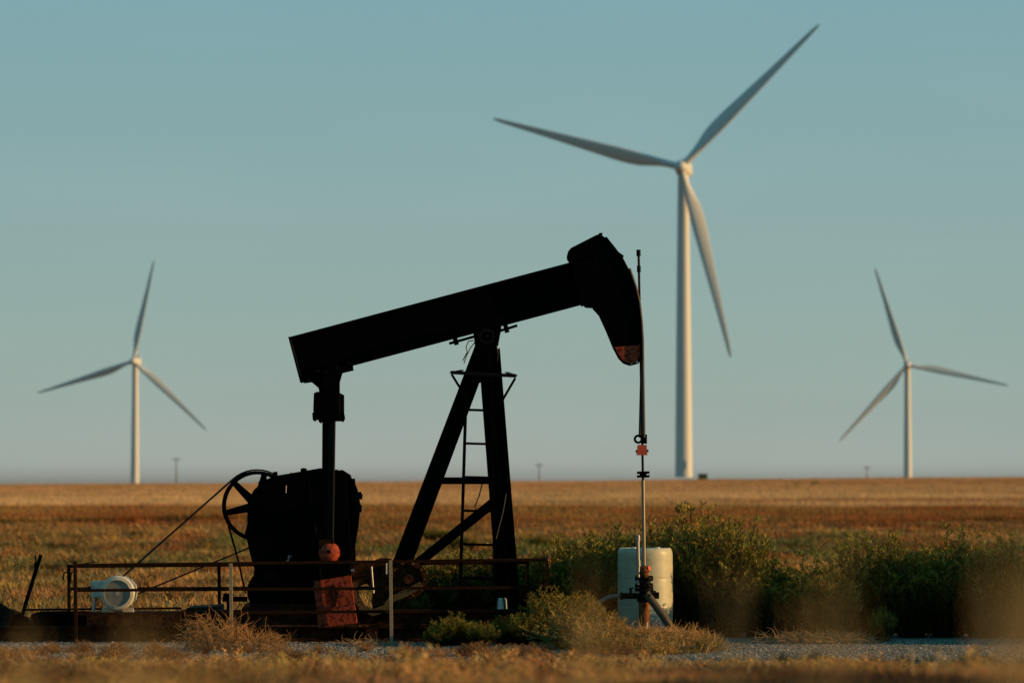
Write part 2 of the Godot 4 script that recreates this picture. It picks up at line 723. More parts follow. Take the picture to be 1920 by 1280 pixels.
func set_turbine(t: Node3D, hub_x: float, hub_y: float, dist: float, yaw: float, turn: float, label: String) -> void:
	var hub := P(hub_x, hub_y, 40.0 - dist)
	t.rotation.y = yaw
	t.position = hub - Basis(Vector3.UP, yaw) * Vector3(0, 80, 4.2)
	t.set_meta("label", label)
	var k := 0
	for o in t.get_children():
		if String(o.name).begins_with("blade"):
			o.rotation.z = deg_to_rad(turn - 90.0 + 120.0 * k)
			k += 1


# ------------------------------------------------------------------ the scene
func _ready() -> void:
	rng.seed = 7
	# camera
	var cam := Camera3D.new()
	cam.name = "camera"
	add_child(cam)
	cam.position = EYE
	cam.rotation = Vector3(PITCH, 0, 0)
	var at := CameraAttributesPhysical.new()
	at.frustum_focal_length = 130.5
	at.frustum_focus_distance = 40.0
	at.frustum_near = 0.3
	at.frustum_far = 9000.0
	at.exposure_aperture = 2.75
	cam.attributes = at
	cam.fov = rad_to_deg(2.0 * atan(640.0 / FOCAL))
	cam.near = 0.3
	cam.far = 9000.0
	cam.current = true
	# sky
	var sky := ProceduralSkyMaterial.new()
	sky.sky_top_color = lin(0.038, 0.262, 0.385)
	sky.sky_horizon_color = lin(0.250, 0.306, 0.258)
	sky.sky_curve = 0.15
	sky.ground_bottom_color = lin(0.06, 0.036, 0.018)
	sky.ground_horizon_color = lin(0.14, 0.09, 0.05)
	sky.sun_angle_max = 18.0
	# thin dusty haze lying along the horizon and very faint high cloud, all the way round
	var haze := Image.create_empty(1024, 512, false, Image.FORMAT_RGBAF)
	var wisp := FastNoiseLite.new()
	wisp.seed = 4
	wisp.frequency = 0.9
	wisp.fractal_octaves = 4
	for j in 256:
		var up := (0.5 - (j + 0.5) / 512.0) * PI
		for i in 1024:
			var round := (i + 0.5) / 1024.0 * TAU
			var at_ := Vector3(sin(round) * cos(up), sin(up) * 6.0, cos(round) * cos(up)) * 3.0
			var k := exp(-up / 0.035) * clampf(0.75 + 0.9 * wisp.get_noise_3d(at_.x * 1.6, at_.y * 0.3, at_.z * 1.6), 0.2, 1.6)
			var c := maxf(0.0, wisp.get_noise_3d(at_.x * 2.0 + 20.0, at_.y * 3.5, at_.z * 2.0)) * 0.02
			haze.set_pixel(i, j, Color(0.014 * k + c, 0.013 * k + c, 0.003 * k + c, 1.0))
	for j in range(256, 512):
		for i in 1024:
			haze.set_pixel(i, j, Color(0, 0, 0, 1))
	sky.sky_cover = ImageTexture.create_from_image(haze)
	var env := Environment.new()
	env.background_mode = Environment.BG_SKY
	env.sky = Sky.new()
	env.sky.sky_material = sky
	env.tonemap_mode = Environment.TONE_MAPPER_LINEAR
	env.tonemap_exposure = 1.35
	env.sdfgi_enabled = true
	env.ssao_enabled = true
	env.ssil_enabled = true
	var we := WorldEnvironment.new()
	we.name = "environment"
	we.environment = env
	add_child(we)
	# sun: low, from the right and a little from the camera's side
	var sun := DirectionalLight3D.new()
	sun.name = "sun"
	var e := deg_to_rad(13.0)
	var f := deg_to_rad(7.0)
	sun.basis = Basis.looking_at(-Vector3(cos(e) * cos(f), sin(e), cos(e) * sin(f)))
	sun.light_color = Color(1.0, 0.81, 0.54)
	sun.light_energy = 1.6
	sun.light_angular_distance = 0.5
	sun.shadow_enabled = true
	add_child(sun)

	for n in [roll, patch, mottle]:
		n.noise_type = FastNoiseLite.TYPE_SIMPLEX_SMOOTH
		n.fractal_octaves = 4
	roll.seed = 3
	roll.frequency = 0.02
	patch.seed = 11
	patch.frequency = 0.02
	mottle.seed = 23
	mottle.frequency = 0.09
	mottle.fractal_octaves = 5
	make_materials()
	build_ground()
	build_pad()
	build_far()
	build_jack()
	build_drive()
	build_fences()
	build_well()
	build_plants()


func make_materials() -> void:
	var fine := noise_tex(1, 0.03, [[0.0, grey(0.55)], [0.5, grey(0.85)], [1.0, grey(1.0)]], 5)
	var rough := noise_tex(2, 0.02, [[0.0, grey(0.62)], [1.0, grey(0.95)]], 4)
	var bumps := noise_tex(5, 0.06, [], 4)
	var m := mat("black_steel", lin(0.0032, 0.003, 0.0034), 0.62, 0.0)
	textured(m, fine, 1.7)
	m.roughness = 1.0
	m.roughness_texture = rough
	m = mat("worn_black", lin(0.009, 0.008, 0.0075), 0.5, 0.12)
	textured(m, fine, 2.3)
	var rust_map := noise_tex(9, 0.018, [[0.0, lin(0.035, 0.016, 0.010)], [0.42, lin(0.10, 0.036, 0.014)], [0.6, lin(0.17, 0.065, 0.022)], [1.0, lin(0.26, 0.14, 0.065)]], 5)
	m = mat("rust", Color.WHITE, 0.9, 0.15)
	textured(m, rust_map, 1.9, bumps, 0.4)
	m = mat("dark_rust", Color(0.40, 0.38, 0.37), 0.9, 0.15)
	textured(m, rust_map, 4.1, bumps, 0.3)
	m = mat("skid_steel", Color(0.50, 0.46, 0.43), 0.85, 0.2)
	textured(m, rust_map, 0.9, bumps, 0.3)
	m = mat("red_paint", lin(0.29, 0.050, 0.024), 0.65, 0.15)
	textured(m, noise_tex(13, 0.025, [[0.0, grey(0.45)], [0.28, grey(0.62)], [0.42, grey(0.9)], [1.0, grey(1.0)]], 5), 1.3, bumps, 0.15)
	m = mat("orange_paint", lin(0.50, 0.068, 0.024), 0.5, 0.4)
	m = mat("white_enamel", lin(0.50, 0.44, 0.34), 0.5, 0.3)
	textured(m, noise_tex(15, 0.015, [[0.0, grey(0.75)], [0.5, grey(0.95)], [1.0, grey(1.0)]], 4), 1.2)
	m = mat("grille", lin(0.30, 0.26, 0.20), 0.6, 0.4)
	m = mat("hole", lin(0.02, 0.018, 0.015), 0.9, 0.1)
	m = mat("zinc", lin(0.36, 0.34, 0.31), 0.35, 0.5, 0.7)
	textured(m, noise_tex(16, 0.05, [[0.0, grey(0.7)], [1.0, grey(1.0)]], 3), 2.0)
	m = mat("bright_rod", lin(0.24, 0.20, 0.14), 0.3, 0.5, 0.8)
	m = mat("post_paint", lin(0.30, 0.22, 0.13), 0.7, 0.3)
	textured(m, noise_tex(17, 0.03, [[0.0, lin(0.12, 0.05, 0.02)], [0.3, grey(0.9)], [1.0, grey(1.0)]], 4), 3.0)
	m = mat("band_steel", lin(0.13, 0.085, 0.04), 0.8, 0.15)
	textured(m, noise_tex(27, 0.03, [[0.0, grey(0.35)], [0.5, grey(0.85)], [1.0, grey(1.0)]], 5), 2.0)
	m = mat("rubber", lin(0.055, 0.043, 0.036), 0.7, 0.3)
	m = mat("pipe_coat", lin(0.075, 0.055, 0.038), 0.7, 0.2)
	m = mat("hose_plastic", lin(0.10, 0.082, 0.065), 0.5, 0.35)
	m = mat("belt", lin(0.03, 0.022, 0.018), 0.9, 0.2)
	m = mat("drum_plastic", Color.WHITE, 0.45, 0.4)
	m.vertex_color_use_as_albedo = true
	textured(m, noise_tex(18, 0.012, [[0.0, grey(0.78)], [0.5, grey(0.96)], [1.0, grey(1.0)]], 4), 0.9)
	m = mat("bucket_plastic", lin(0.55, 0.52, 0.45), 0.5, 0.4)
	m = mat("turbine", lin(0.42, 0.415, 0.395), 0.5, 0.4)
	m = mat("cabinet", lin(0.05, 0.06, 0.045), 0.7, 0.3)
	m = mat("pole_wood", lin(0.10, 0.075, 0.05), 0.9, 0.2)
	m = mat("soil", lin(0.035, 0.02, 0.012), 1.0, 0.1)
	textured(m, noise_tex(19, 0.03, [[0.0, grey(0.4)], [1.0, grey(1.0)]], 5), 1.0, bumps, 3.0)
	m = mat("ground", Color.WHITE, 1.0, 0.1)
	m.vertex_color_use_as_albedo = true
	textured(m, noise_tex(20, 0.02, [[0.0, grey(0.35)], [0.5, grey(0.8)], [1.0, grey(1.0)]], 6, 1024), 0.11, noise_tex(21, 0.03, [], 6, 1024), 12.0)
	m = mat("gravel", Color.WHITE, 0.95, 0.2)
	textured(m, noise_tex(22, 0.05, [[0.0, lin(0.07, 0.055, 0.04)], [0.5, lin(0.18, 0.145, 0.11)], [1.0, lin(0.32, 0.27, 0.21)]], 5, 1024), 0.5, noise_tex(24, 0.09, [], 4, 1024), 2.0)
	m = mat("stone", Color.WHITE, 0.9, 0.25)
	m.vertex_color_use_as_albedo = true
	for g in ["grass", "stalk", "leaf", "straw"]:
		m = mat(g, Color.WHITE, 0.75, 0.25)
		m.vertex_color_use_as_albedo = true
		m.backlight_enabled = true
		m.backlight = grey(0.2) if g in ["straw", "leaf"] else grey(0.5)
		if g == "leaf":
			m.metallic_specular = 0.08
	m = mat("stem_wood", lin(0.06, 0.036, 0.016), 0.9, 0.2)


# ------------------------------------------------------------------ gravel pad
func build_pad() -> void:
	var s := Shape.new()
	var edge := PackedVector2Array()
	for i in 41:
		edge.append(Vector2(-10.5 + 21.0 * i / 40, 5.45 + 0.35 * roll.get_noise_1d(i * 14.0) + 2.3 * smoothstep(0.8, 1.8, -10.5 + 21.0 * i / 40)))
	for i in 40:
		var a := edge[i]
		var b := edge[i + 1]
		s.quad(Vector3(a.x, 0.006, a.y), Vector3(b.x, 0.006, b.y), Vector3(b.x, 0.006, -3.6), Vector3(a.x, 0.006, -3.6))
	var o := MeshInstance3D.new()
	o.name = "gravel_pad"
	o.mesh = s.mesh()
	o.mesh.surface_set_material(0, M_.gravel)
	add_child(o)
	tag(o, "pale grey gravel pad under the pump jack", "gravel", "", "structure")
	var r := RandomNumberGenerator.new()
	r.seed = 40
	var q := Shape.new()
	var p := []
	for d in [Vector3(1, 0, 0), Vector3(0, 0, -1), Vector3(-1, 0, 0), Vector3(0, 0, 1), Vector3(0, 0.75, 0), Vector3(0, -0.6, 0)]:
		p.append(d * r.randf_range(0.8, 1.2))
	for i in 4:
		q.tri(p[i], p[(i + 1) % 4], p[4])
		q.tri(p[(i + 1) % 4], p[i], p[5])
	var m := q.mesh()
	m.surface_set_material(0, M_.stone)
	var where := []
	var col := PackedColorArray()
	for i in 64000:
		var x := r.randf_range(-7.2, 7.2)
		var z := lerpf(-0.1, 5.5 + 2.2 * smoothstep(0.8, 1.8, x), 1.0 - pow(r.randf(), 1.2))
		var k := r.randf_range(0.005, 0.0115) * (1.0 if r.randf() < 0.93 else 1.8)
		where.append(Transform3D(Basis.from_euler(Vector3(r.randf() * 0.6, r.randf() * TAU, r.randf() * 0.6)).scaled(Vector3(k, k * 0.8, k)), Vector3(x, 0.006 + k * 0.3, z)))
		var g := pow(r.randf(), 1.4)
		col.append(Color(0.08, 0.065, 0.05).lerp(Color(0.46, 0.39, 0.31), g))
	scatter("gravel_stones", m, where, col, "loose grey gravel stones covering the pad", "gravel")


# ------------------------------------------------------------------ turbines and what stands on the ridge
func build_far() -> void:
	var t := make_turbine()
	var u: Node3D = t.duplicate()
	u.name = numbered("wind_turbine")
	add_child(u)
	var w: Node3D = t.duplicate()
	w.name = numbered("wind_turbine")
	add_child(w)
	set_turbine(t, 1277, 313, 956, deg_to_rad(-11), 44.7, "nearest and largest white wind turbine, right of the pump jack")
	set_turbine(u, 249, 677, 1835, deg_to_rad(-9), 77.6, "small far white wind turbine at the left, behind the motor")
	set_turbine(w, 1702, 684, 1850, deg_to_rad(-6), 108.0, "small far white wind turbine at the right edge, above the weeds")
	# transformer cabinet by the largest turbine
	var c := P(1318, 901, -915.0)
	c.y = ground(c.x, 955.0) - 0.1
	var cab := thing("transformer_cabinet", c, "dark square transformer cabinet beside the foot of the largest turbine", "transformer")
	var s := Shape.new()
	s.box(c + Vector3(0, 1.0, 0), Vector3(2.3, 2.0, 1.8))
	part("body", s, M_.cabinet, cab)
	s = Shape.new()
	s.box(c + Vector3(0, 2.06, 0), Vector3(2.5, 0.12, 2.0))
	part("lid", s, M_.cabinet, cab)
	s = Shape.new()
	s.box(c + Vector3(0, 0.0, 0), Vector3(2.8, 0.3, 2.2))
	part("plinth", s, M_.gravel, cab)
	# utility poles
	for d in [[330, 857, 1180, "utility pole on the left skyline, right of the small left turbine"], [1011, 868, 1240, "short utility pole on the skyline behind the samson post ladder"], [1626, 873, 1300, "faint utility pole on the skyline left of the small right turbine"]]:
		var top := P(d[0], d[1], 40.0 - d[2])
		var foot := Vector3(top.x, ground(top.x, d[2]) - 0.3, top.z)
		var pole := thing("utility_pole", foot, d[3], "utility pole", "utility poles on the skyline")
		s = Shape.new()
		s.tube(foot, top, 0.22, 0.15, 8)
		part("pole", s, M_.pole_wood, pole)
		s = Shape.new()
		s.box(top + Vector3(0, -0.8, 0), Vector3(2.4, 0.22, 0.2))
		part("cross_arm", s, M_.pole_wood, pole)
		for k in [-1.0, 0.0, 1.0]:
			s = Shape.new()
			s.tube(top + Vector3(k, -0.69, 0), top + Vector3(k, -0.35, 0), 0.11, 0.07, 8)
			part("insulator", s, M_.cabinet, pole)


# ------------------------------------------------------------------ pump jack
func build_jack() -> void:
	var base := P(760, 1204, 0.0)
	base.y = 0.0
	var jack := thing("pump_jack", base, "black pump jack with tilted walking beam and red tipped horsehead", "pump jack")
	var blk: Material = M_.black_steel
	var s: Shape
	# walking beam: an I section lying along the line from its tail to the head
	var a := P(545, 632)
	var b := P(1110, 482)
	var tail := P(561.5, 673.5)
	var along := (b - a).normalized()
	var up := Vector3(-along.y, along.x, 0)
	var deep := 0.466
	var len := P(1112, 0).x - P(545, 0).x
	len /= along.x
	var bb := Basis(along, up, Vector3(0, 0, 1))
	s = Shape.new()
	var mid := a + along * len / 2 - up * deep / 2
	s.box(mid, Vector3(len, deep - 0.044, 0.03), bb)
	s.box(a + along * len / 2 - up * 0.011, Vector3(len, 0.022, 0.25), bb)
	s.box(a + along * len / 2 - up * (deep - 0.011), Vector3(len, 0.022, 0.25), bb)
	var beam := part("walking_beam", s, blk, jack)
	s = Shape.new()
	s.box(a + along * -0.012 - up * 0.25, Vector3(0.02, 0.505, 0.26), bb)
	s.box(a + along * 0.06 - up * 0.485, Vector3(0.13, 0.04, 0.22), bb)
	part("end_plate", s, M_.worn_black, beam)
	# horsehead
	var head := Shape.new()
	head.prism(F([1069, 494, 1065, 488, 1063.5, 480, 1065.5, 473, 1071, 468, 1118, 445, 1127, 441, 1136, 449, 1151, 468, 1165, 487, 1178, 512, 1188, 540, 1194, 565, 1198, 600, 1200, 646, 1151, 651, 1137, 618, 1124, 590, 1112, 578, 1106, 569, 1090, 574]), -0.125, 0.125)
	var hh := part("horsehead", head, blk, jack)
	head = Shape.new()
	head.prism(F([1151, 651.4, 1200, 646.4, 1200, 660, 1198, 675, 1193, 679, 1181, 681.5, 1170, 678, 1161, 669]), -0.122, 0.122)
	part("tip", head, M_.red_paint, hh, "red painted lower tip of the horsehead")
	head = Shape.new()
	head.strip(F([1135, 446, 1151, 466, 1166, 486, 1179, 511, 1189, 539, 1195.5, 565, 1199.5, 600, 1201.5, 640, 1201, 668, 1198, 678]), 0.024, -0.142, 0.142)
	part("face_plate", head, blk, hh)
	head = Shape.new()
	head.strip(F([1112, 577, 1124, 590, 1137, 618, 1151, 652, 1161, 671, 1170, 680, 1182, 684, 1197, 680]), 0.014, -0.135, 0.135)
	head.strip(F([1065, 487, 1064, 480, 1066, 473, 1071, 467, 1118, 443, 1128, 440]), 0.014, -0.135, 0.135)
	parts("edge_plate", head, blk, hh)
	head = Shape.new()
	head.prism(F([1116, 446, 1124, 437, 1130, 437, 1129, 442, 1141, 450, 1140, 455]), -0.06, 0.06)
	head.tube(P(1086, 480, 0.126), P(1086, 480, 0.16), 0.03, 0.03, 12)
	head.box(P(1162, 481, 0.0), Vector3(0.07, 0.05, 0.30), bb.rotated(Vector3(0, 0, 1), -0.9))
	head.prism(F([1094, 572, 1107, 569, 1110, 577, 1098, 576]), -0.13, 0.13)
	parts("lug", head, blk, hh)
	# saddle bearing
	s = Shape.new()
	s.tube(P(912, 630, -0.24), P(912, 630, 0.24), 0.10, 0.10, 28)
	s.prism(F([888, 628, 884, 614, 936, 600, 940, 614, 934, 646, 926, 664, 893, 668]), -0.2, 0.2)
	var sad := part("saddle_bearing", s, blk, jack)
	s = Shape.new()
	s.ring(P(913, 630, 0.245), 0.055, 0.085, 0.02, 28)
	s.tube(P(913, 630, 0.2), P(913, 630, 0.25), 0.025, 0.02, 12)
	part("cap_ring", s, M_.worn_black, sad)
	s = Shape.new()
	for q in [[842, 644, 892, 630], [938, 620, 970, 610]]:
		s.tube(P(q[0], q[1], 0.1), P(q[2], q[3], 0.1), 0.015, 0.015, 8)
		s.tube(P(q[0], q[1], -0.1), P(q[2], q[3], -0.1), 0.015, 0.015, 8)
	for q in [[854, 638], [949, 615]]:
		for z in [-0.1, 0.1]:
			s.box(P(q[0], q[1], z), Vector3(0.05, 0.10, 0.05), bb)
	parts("adjusting_bolt", s, blk, sad)
	s = Shape.new()
	s.box(P(912, 606, 0.0), Vector3(0.42, 0.05, 0.3), bb)
	part("saddle_plate", s, blk, sad)
	# grease lines hanging from the bearing
	s = Shape.new()
	s.pipe([P(888, 638, 0.22), P(878, 640, 0.23), P(874, 650, 0.24), P(876, 660, 0.24), P(869, 673, 0.24), P(868, 676, 0.24)], 0.006, 6)
	s.pipe([P(890, 642, 0.22), P(882, 652, 0.23), P(874, 668, 0.25), P(870, 681, 0.25)], 0.006, 6)
	s.pipe([P(931, 648, 0.2), P(934, 664, 0.2), P(933, 678, 0.2)], 0.006, 6)
	parts("grease_line", s, M_.rubber, jack)
	# samson post: two front legs and their twins behind
	for z in [0.30, -0.75]:
		var zt := 0.16 if z > 0 else -0.16
		for q in [[905, 655, 751, 1062, 0.17], [917, 655, 958, 1180, 0.22]]:
			s = Shape.new()
			var top := P(q[0], q[1], zt)
			var foot := P(q[2], q[3], zt)
			foot.z = z
			if q[0] == 905:
				foot = foot + (foot - top) * 0.19
			var dd := (foot - top).normalized()
			var xx := dd.cross(Vector3(0, 0, 1)).normalized()
			# channel: a web and two flanges
			s.bar(top, foot, q[4], 0.016)
			for k in [-1, 1]:
				s.bar(top + xx * k * q[4] / 2, foot + xx * k * q[4] / 2 * 1.05, 0.014, 0.085)
			if q[0] == 917:
				s.bar(top + Vector3(0, 0, 0.05), foot + Vector3(0, 0, 0.05), 0.03, 0.03)
				s.bar(top + xx * 0.05 + Vector3(0, 0, 0.05), foot + xx * 0.05 + Vector3(0, 0, 0.05), 0.012, 0.03)
			part("samson_leg", s, blk, jack)
	s = Shape.new()
	s.prism(F([895, 640, 932, 640, 935, 690, 888, 690]), -0.19, 0.19)
	part("post_cap", s, blk, jack)
	s = Shape.new()
	s.bar(P(812, 901, 0.22), P(932, 901, 0.22), 0.075, 0.05)
	part("cross_member", s, blk, jack)
	s = Shape.new()
	s.bar(P(930, 938, 0.16), P(745, 1086, 0.16), 0.105, 0.05)
	part("diagonal_brace", s, blk, jack)
	s = Shape.new()
	s.pipe([P(905, 904, 0.2), P(898, 930, 0.2), P(890, 950, 0.2), P(894, 957, 0.2)], 0.007, 6)
	s.pipe([P(949, 925, 0.34), P(943, 960, 0.34), P(930, 1010, 0.34)], 0.006, 6)
	parts("cable", s, M_.rubber, jack)
	# ladder with its guard hoop
	s = Shape.new()
	s.bar(P(874, 735, 0.42), P(860, 1188, 0.5), 0.034, 0.022)
	var lad := part("ladder", s, blk, jack)
	s = Shape.new()
	s.bar(P(921, 735, 0.42), P(930, 1188, 0.5), 0.034, 0.022)
	part("rail", s, blk, lad)
	for q in [[712, 876, 920], [768, 873, 922], [831, 871, 924], [894, 869, 925], [957, 867, 926], [1020, 864, 927], [1083, 862, 928], [1143, 861, 929]]:
		s = Shape.new()
		s.bar(P(q[1], q[0], 0.45), P(q[2], q[0] + 1.5, 0.45), 0.026, 0.022)
		part("rung", s, blk, lad)
	s = Shape.new()
	s.bar(P(845, 698, 0.46), P(968, 704.5, 0.46), 0.038, 0.012)
	s.bar(P(846, 698, 0.46), P(866, 694, -0.3), 0.038, 0.012, Vector3(0, 1, 0))
	s.bar(P(967, 704, 0.46), P(950, 698, -0.3), 0.038, 0.012, Vector3(0, 1, 0))
	var hoop := part("guard_hoop", s, M_.worn_black, jack)
	s = Shape.new()
	s.bar(P(847, 702, 0.45), P(873, 744, 0.36), 0.026, 0.02)
	s.bar(P(966, 709, 0.45), P(938, 757, 0.36), 0.026, 0.02)
	s.bar(P(886, 718, 0.0), P(912, 712, 0.0), 0.03, 0.02)
	s.box(P(937, 698, 0.40), Vector3(0.035, 0.05, 0.08))
	parts("strut", s, blk, hoop)
	# equaliser under the tail of the beam
	s = Shape.new()
	s.prism(F([566, 702, 660, 678, 662, 694, 641, 699, 636, 716, 636, 742, 600, 742, 598, 728, 584, 716, 570, 718]), -0.12, 0.12)
	s.tube(P(618, 716, -0.16), P(618, 716, 0.16), 0.085, 0.085, 24)
	var eq := part("equaliser_bearing", s, blk, jack)
	s = Shape.new()
	s.prism(F([594, 740, 599, 737, 640, 738, 640, 772, 637, 788, 597, 788, 593, 772]), -0.66, 0.66)
	part("equaliser_bar", s, blk, eq)
	s = Shape.new()
	for z in [-0.6, 0.6]:
		s.prism(F([591, 776, 600, 772, 601, 786, 596, 792, 592, 789]), z - 0.05, z + 0.05)
		s.prism(F([633, 772, 640, 771, 642, 783, 638, 790, 632, 785]), z - 0.05, z + 0.05)
	parts("pin_lug", s, blk, eq)
	s = Shape.new()
	for q in [[579, 712], [596, 695], [611, 698], [632, 688], [654, 680], [656, 693]]:
		s.tube(P(q[0], q[1], 0.115), P(q[0], q[1], 0.155), 0.018, 0.018, 6)
	parts("bolt", s, M_.worn_black, eq)
	# pitman arms
	s = Shape.new()
	s.bar(P(621.5, 786, 0.60), P(619, 1015, 0.72), 0.066, 0.045)
	s.tube(P(626, 786, 0.62), P(622.5, 1010, 0.745), 0.019, 0.019, 10)
	part("pitman_arm", s, M_.worn_black, jack)
	s = Shape.new()
	s.bar(P(610.5, 786, -0.60), P(609, 1040, -0.72), 0.074, 0.05)
	part("pitman_arm", s, blk, jack)
	# gear reducer
	s = Shape.new()
	s.prism(F([465, 946, 468, 932, 478, 917, 494, 904, 518, 894, 560, 888, 600, 881, 640, 882, 655, 893, 667, 915, 673, 945, 670, 985, 664, 1020, 655, 1066, 478, 1066, 470, 1040, 464, 1012]), -0.38, 0.12)
	var box := part("gear_reducer", s, blk, jack)
	s = Shape.new()
	s.prism(F([478, 1064, 655, 1064, 652, 1100, 656, 1144, 466, 1144, 474, 1100]), -0.34, 0.08)
	s.tube(P(502, 1108, -0.5), P(502, 1108, 0.2), 0.225, 0.225, 32)
	part("pedestal", s, blk, box)
	s = Shape.new()
	s.strip(F([486, 906, 520, 894, 602, 880]), 0.03, -0.40, 0.14)
	s.tube(P(569, 884, 0.0), P(569, 878, 0.0), 0.035, 0.035, 12)
	s.ring(P(569, 882, 0.02), 0.018, 0.03, 0.02, 16)
	s.tube(P(516, 898, 0.1), P(516, 884, 0.1), 0.03, 0.022, 10)
	s.tube(P(547, 892, 0.1), P(547, 886, 0.1), 0.02, 0.02, 8)
	part("cover", s, blk, box)
	s = Shape.new()
	s.tube(P(661, 900, 0.1), P(671, 930, 0.1), 0.016, 0.016, 8)
	s.tube(P(661, 897, 0.1), P(662, 906, 0.1), 0.026, 0.026, 8)
	s.prism(F([662, 922, 677, 922, 680, 928, 679, 936, 674, 936, 672, 931, 664, 933]), 0.02, 0.12)
	s.prism(F([663, 948, 674, 942, 679, 948, 678, 960, 664, 960]), 0.02, 0.12)
	s.tube(P(655, 1012, 0.13), P(657, 1022, 0.13), 0.02, 0.02, 8)
	s.tube(P(653, 1030, 0.13), P(660, 1030, 0.13), 0.016, 0.016, 8)
	parts("fitting", s, M_.worn_black, box)
	s = Shape.new()
	s.tube(P(590, 962, -0.76), P(590, 962, 0.66), 0.11, 0.11, 24)
	s.tube(P(500, 948, -0.6), P(500, 948, 0.16), 0.055, 0.055, 20)
	part("shaft", s, blk, box)
	s = Shape.new()
	s.tube(P(536, 910, 0.12), P(535.5, 924, 0.12), 0.007, 0.007, 8)
	s.tube(P(541, 1040, 0.12), P(540, 1056, 0.12), 0.007, 0.007, 8)
	s.tube(P(535, 1055, 0.12), P(546, 1041, 0.12), 0.006, 0.006, 8)
	parts("sight_glass", s, M_.zinc, box)
	# cranks, nearest one with the red painted end
	for z in [0.50, -0.74]:
		s = Shape.new()
		s.prism(F([574, 896, 586, 884, 632, 880, 648, 890, 656, 1002, 658, 1079, 589, 1089], 0.55), z, z + 0.12)
		var crank := part("crank_arm", s, blk, jack)
		if z < 0:
			s = Shape.new()
			s.prism(F([589, 1089, 658, 1079, 668, 1167, 598, 1176], 0.55), z, z + 0.12)
			part("crank_end", s, blk, crank)
			continue
		s = Shape.new()
		s.prism(F([587, 1090, 657, 1078, 669, 1168, 597, 1177], 0.62), z + 0.004, z + 0.124)
		var red := part("crank_end", s, M_.red_paint, crank, "red painted end of the crank with a raised diamond mark")
		s = Shape.new()
		s.strip(F([603, 1087, 613, 1174], 0.62), 0.03, z + 0.124, z + 0.16)
		part("rib", s, M_.red_paint, red)
		s = Shape.new()
		s.strip(F([616, 1111, 625, 1096, 635, 1112, 628, 1137, 616, 1111], 0.62), 0.012, z + 0.12, z + 0.145)
		s.strip(F([620, 1112, 625, 1103, 630, 1113, 627, 1126, 620, 1112], 0.62), 0.008, z + 0.12, z + 0.138)
		part("diamond_mark", s, M_.dark_rust, red)
		s = Shape.new()
		s.strip(F([580, 898, 586, 950, 593, 1002], 0.62), 0.02, z + 0.12, z + 0.15)
		s.strip(F([597, 1050, 603, 1088], 0.62), 0.02, z + 0.12, z + 0.15)
		parts("rib", s, M_.worn_black, crank)
		# wrist pin housing
		s = Shape.new()
		s.tube(P(618, 1037, z + 0.1), P(618, 1037, z + 0.20), 0.125, 0.125, 32)
		s.box(P(612, 1020, z + 0.2), Vector3(0.15, 0.10, 0.12))
		var pin := part("wrist_pin", s, M_.dark_rust, crank)
		s = Shape.new()
		s.lathe([Vector2(0.112, 0.0), Vector2(0.11, 0.03), Vector2(0.098, 0.06), Vector2(0.07, 0.085), Vector2(0.035, 0.097), Vector2(0.0, 0.10)], P(617, 1036, z + 0.20), Vector3(0, 0, 1), 32)
		part("bearing_cap", s, M_.red_paint, pin, "red domed bearing cap")
		s = Shape.new()
		s.tube(P(616.5, 1034, z + 0.28), P(616.5, 1034, z + 0.325), 0.022, 0.018, 12)
		part("grease_plug", s, M_.black_steel, pin)
		s = Shape.new()
		for k in 8:
			var t := TAU * (k + 0.5) / 8
			s.tube(P(618, 1037, z + 0.19) + Vector3(cos(t), sin(t), 0) * 0.117, P(618, 1037, z + 0.22) + Vector3(cos(t), sin(t), 0) * 0.117, 0.012, 0.012, 6)
		parts("bolt", s, M_.worn_black, pin)
	# flywheel sheave behind the reducer
	s = Shape.new()
	s.ring(P(481.5, 948, -0.58), 0.342, 0.380, 0.13, 64)
	var fly := part("sheave", s, blk, jack)
	s = Shape.new()
	s.tube(P(481.5, 948, -0.66), P(481.5, 948, -0.48), 0.085, 0.085, 24)
	part("sheave_hub", s, blk, fly)
	for k in 6:
		var t := deg_to_rad(77.0 + 58.0 * k) if k < 3 else deg_to_rad(72.0 + 60.0 * k)
		s = Shape.new()
		var d := Vector3(cos(t), sin(t), 0)
		var c := P(481.5, 948, -0.58)
		var x := d.cross(Vector3(0, 0, 1))
		s.prism(PackedVector2Array([v2(c + d * 0.06 - x * 0.05), v2(c + d * 0.06 + x * 0.05), v2(c + d * 0.35 + x * 0.03), v2(c + d * 0.35 - x * 0.03)]), c.z - 0.03, c.z + 0.03)
		part("spoke", s, blk, fly)
	# brake rod and rusty brake gear to the right of the crank
	s = Shape.new()
	s.pipe([P(428, 985, 0.1), P(446, 1050, 0.1), P(460, 1112, 0.1)], 0.011, 8)
	part("brake_rod", s, blk, jack)
	s = Shape.new()
	s.prism(F([655, 1052, 700, 1050, 718, 1044, 735, 1046, 742, 1060, 740, 1102, 722, 1112, 728, 1142, 706, 1146, 700, 1100, 690, 1092, 668, 1100, 655, 1092]), 0.30, 0.46)
	var gear := part("brake_bracket", s, M_.skid_steel, jack)
	s = Shape.new()
	s.tube(P(765, 1086, 0.20), P(765, 1086, 0.46), 0.205, 0.205, 36)
	s.ring(P(765, 1086, 0.47), 0.15, 0.205, 0.05, 36)
	s.tube(P(765, 1086, 0.45), P(765, 1086, 0.51), 0.06, 0.05, 20)
	var drum := part("brake_drum", s, M_.skid_steel, gear)
	s = Shape.new()
	for k in 10:
		var t := TAU * k / 10
		s.tube(P(765, 1086, 0.48) + Vector3(cos(t), sin(t), 0) * 0.178, P(765, 1086, 0.515) + Vector3(cos(t), sin(t), 0) * 0.178, 0.014, 0.014, 6)
	parts("drum_bolt", s, M_.rust, gear)
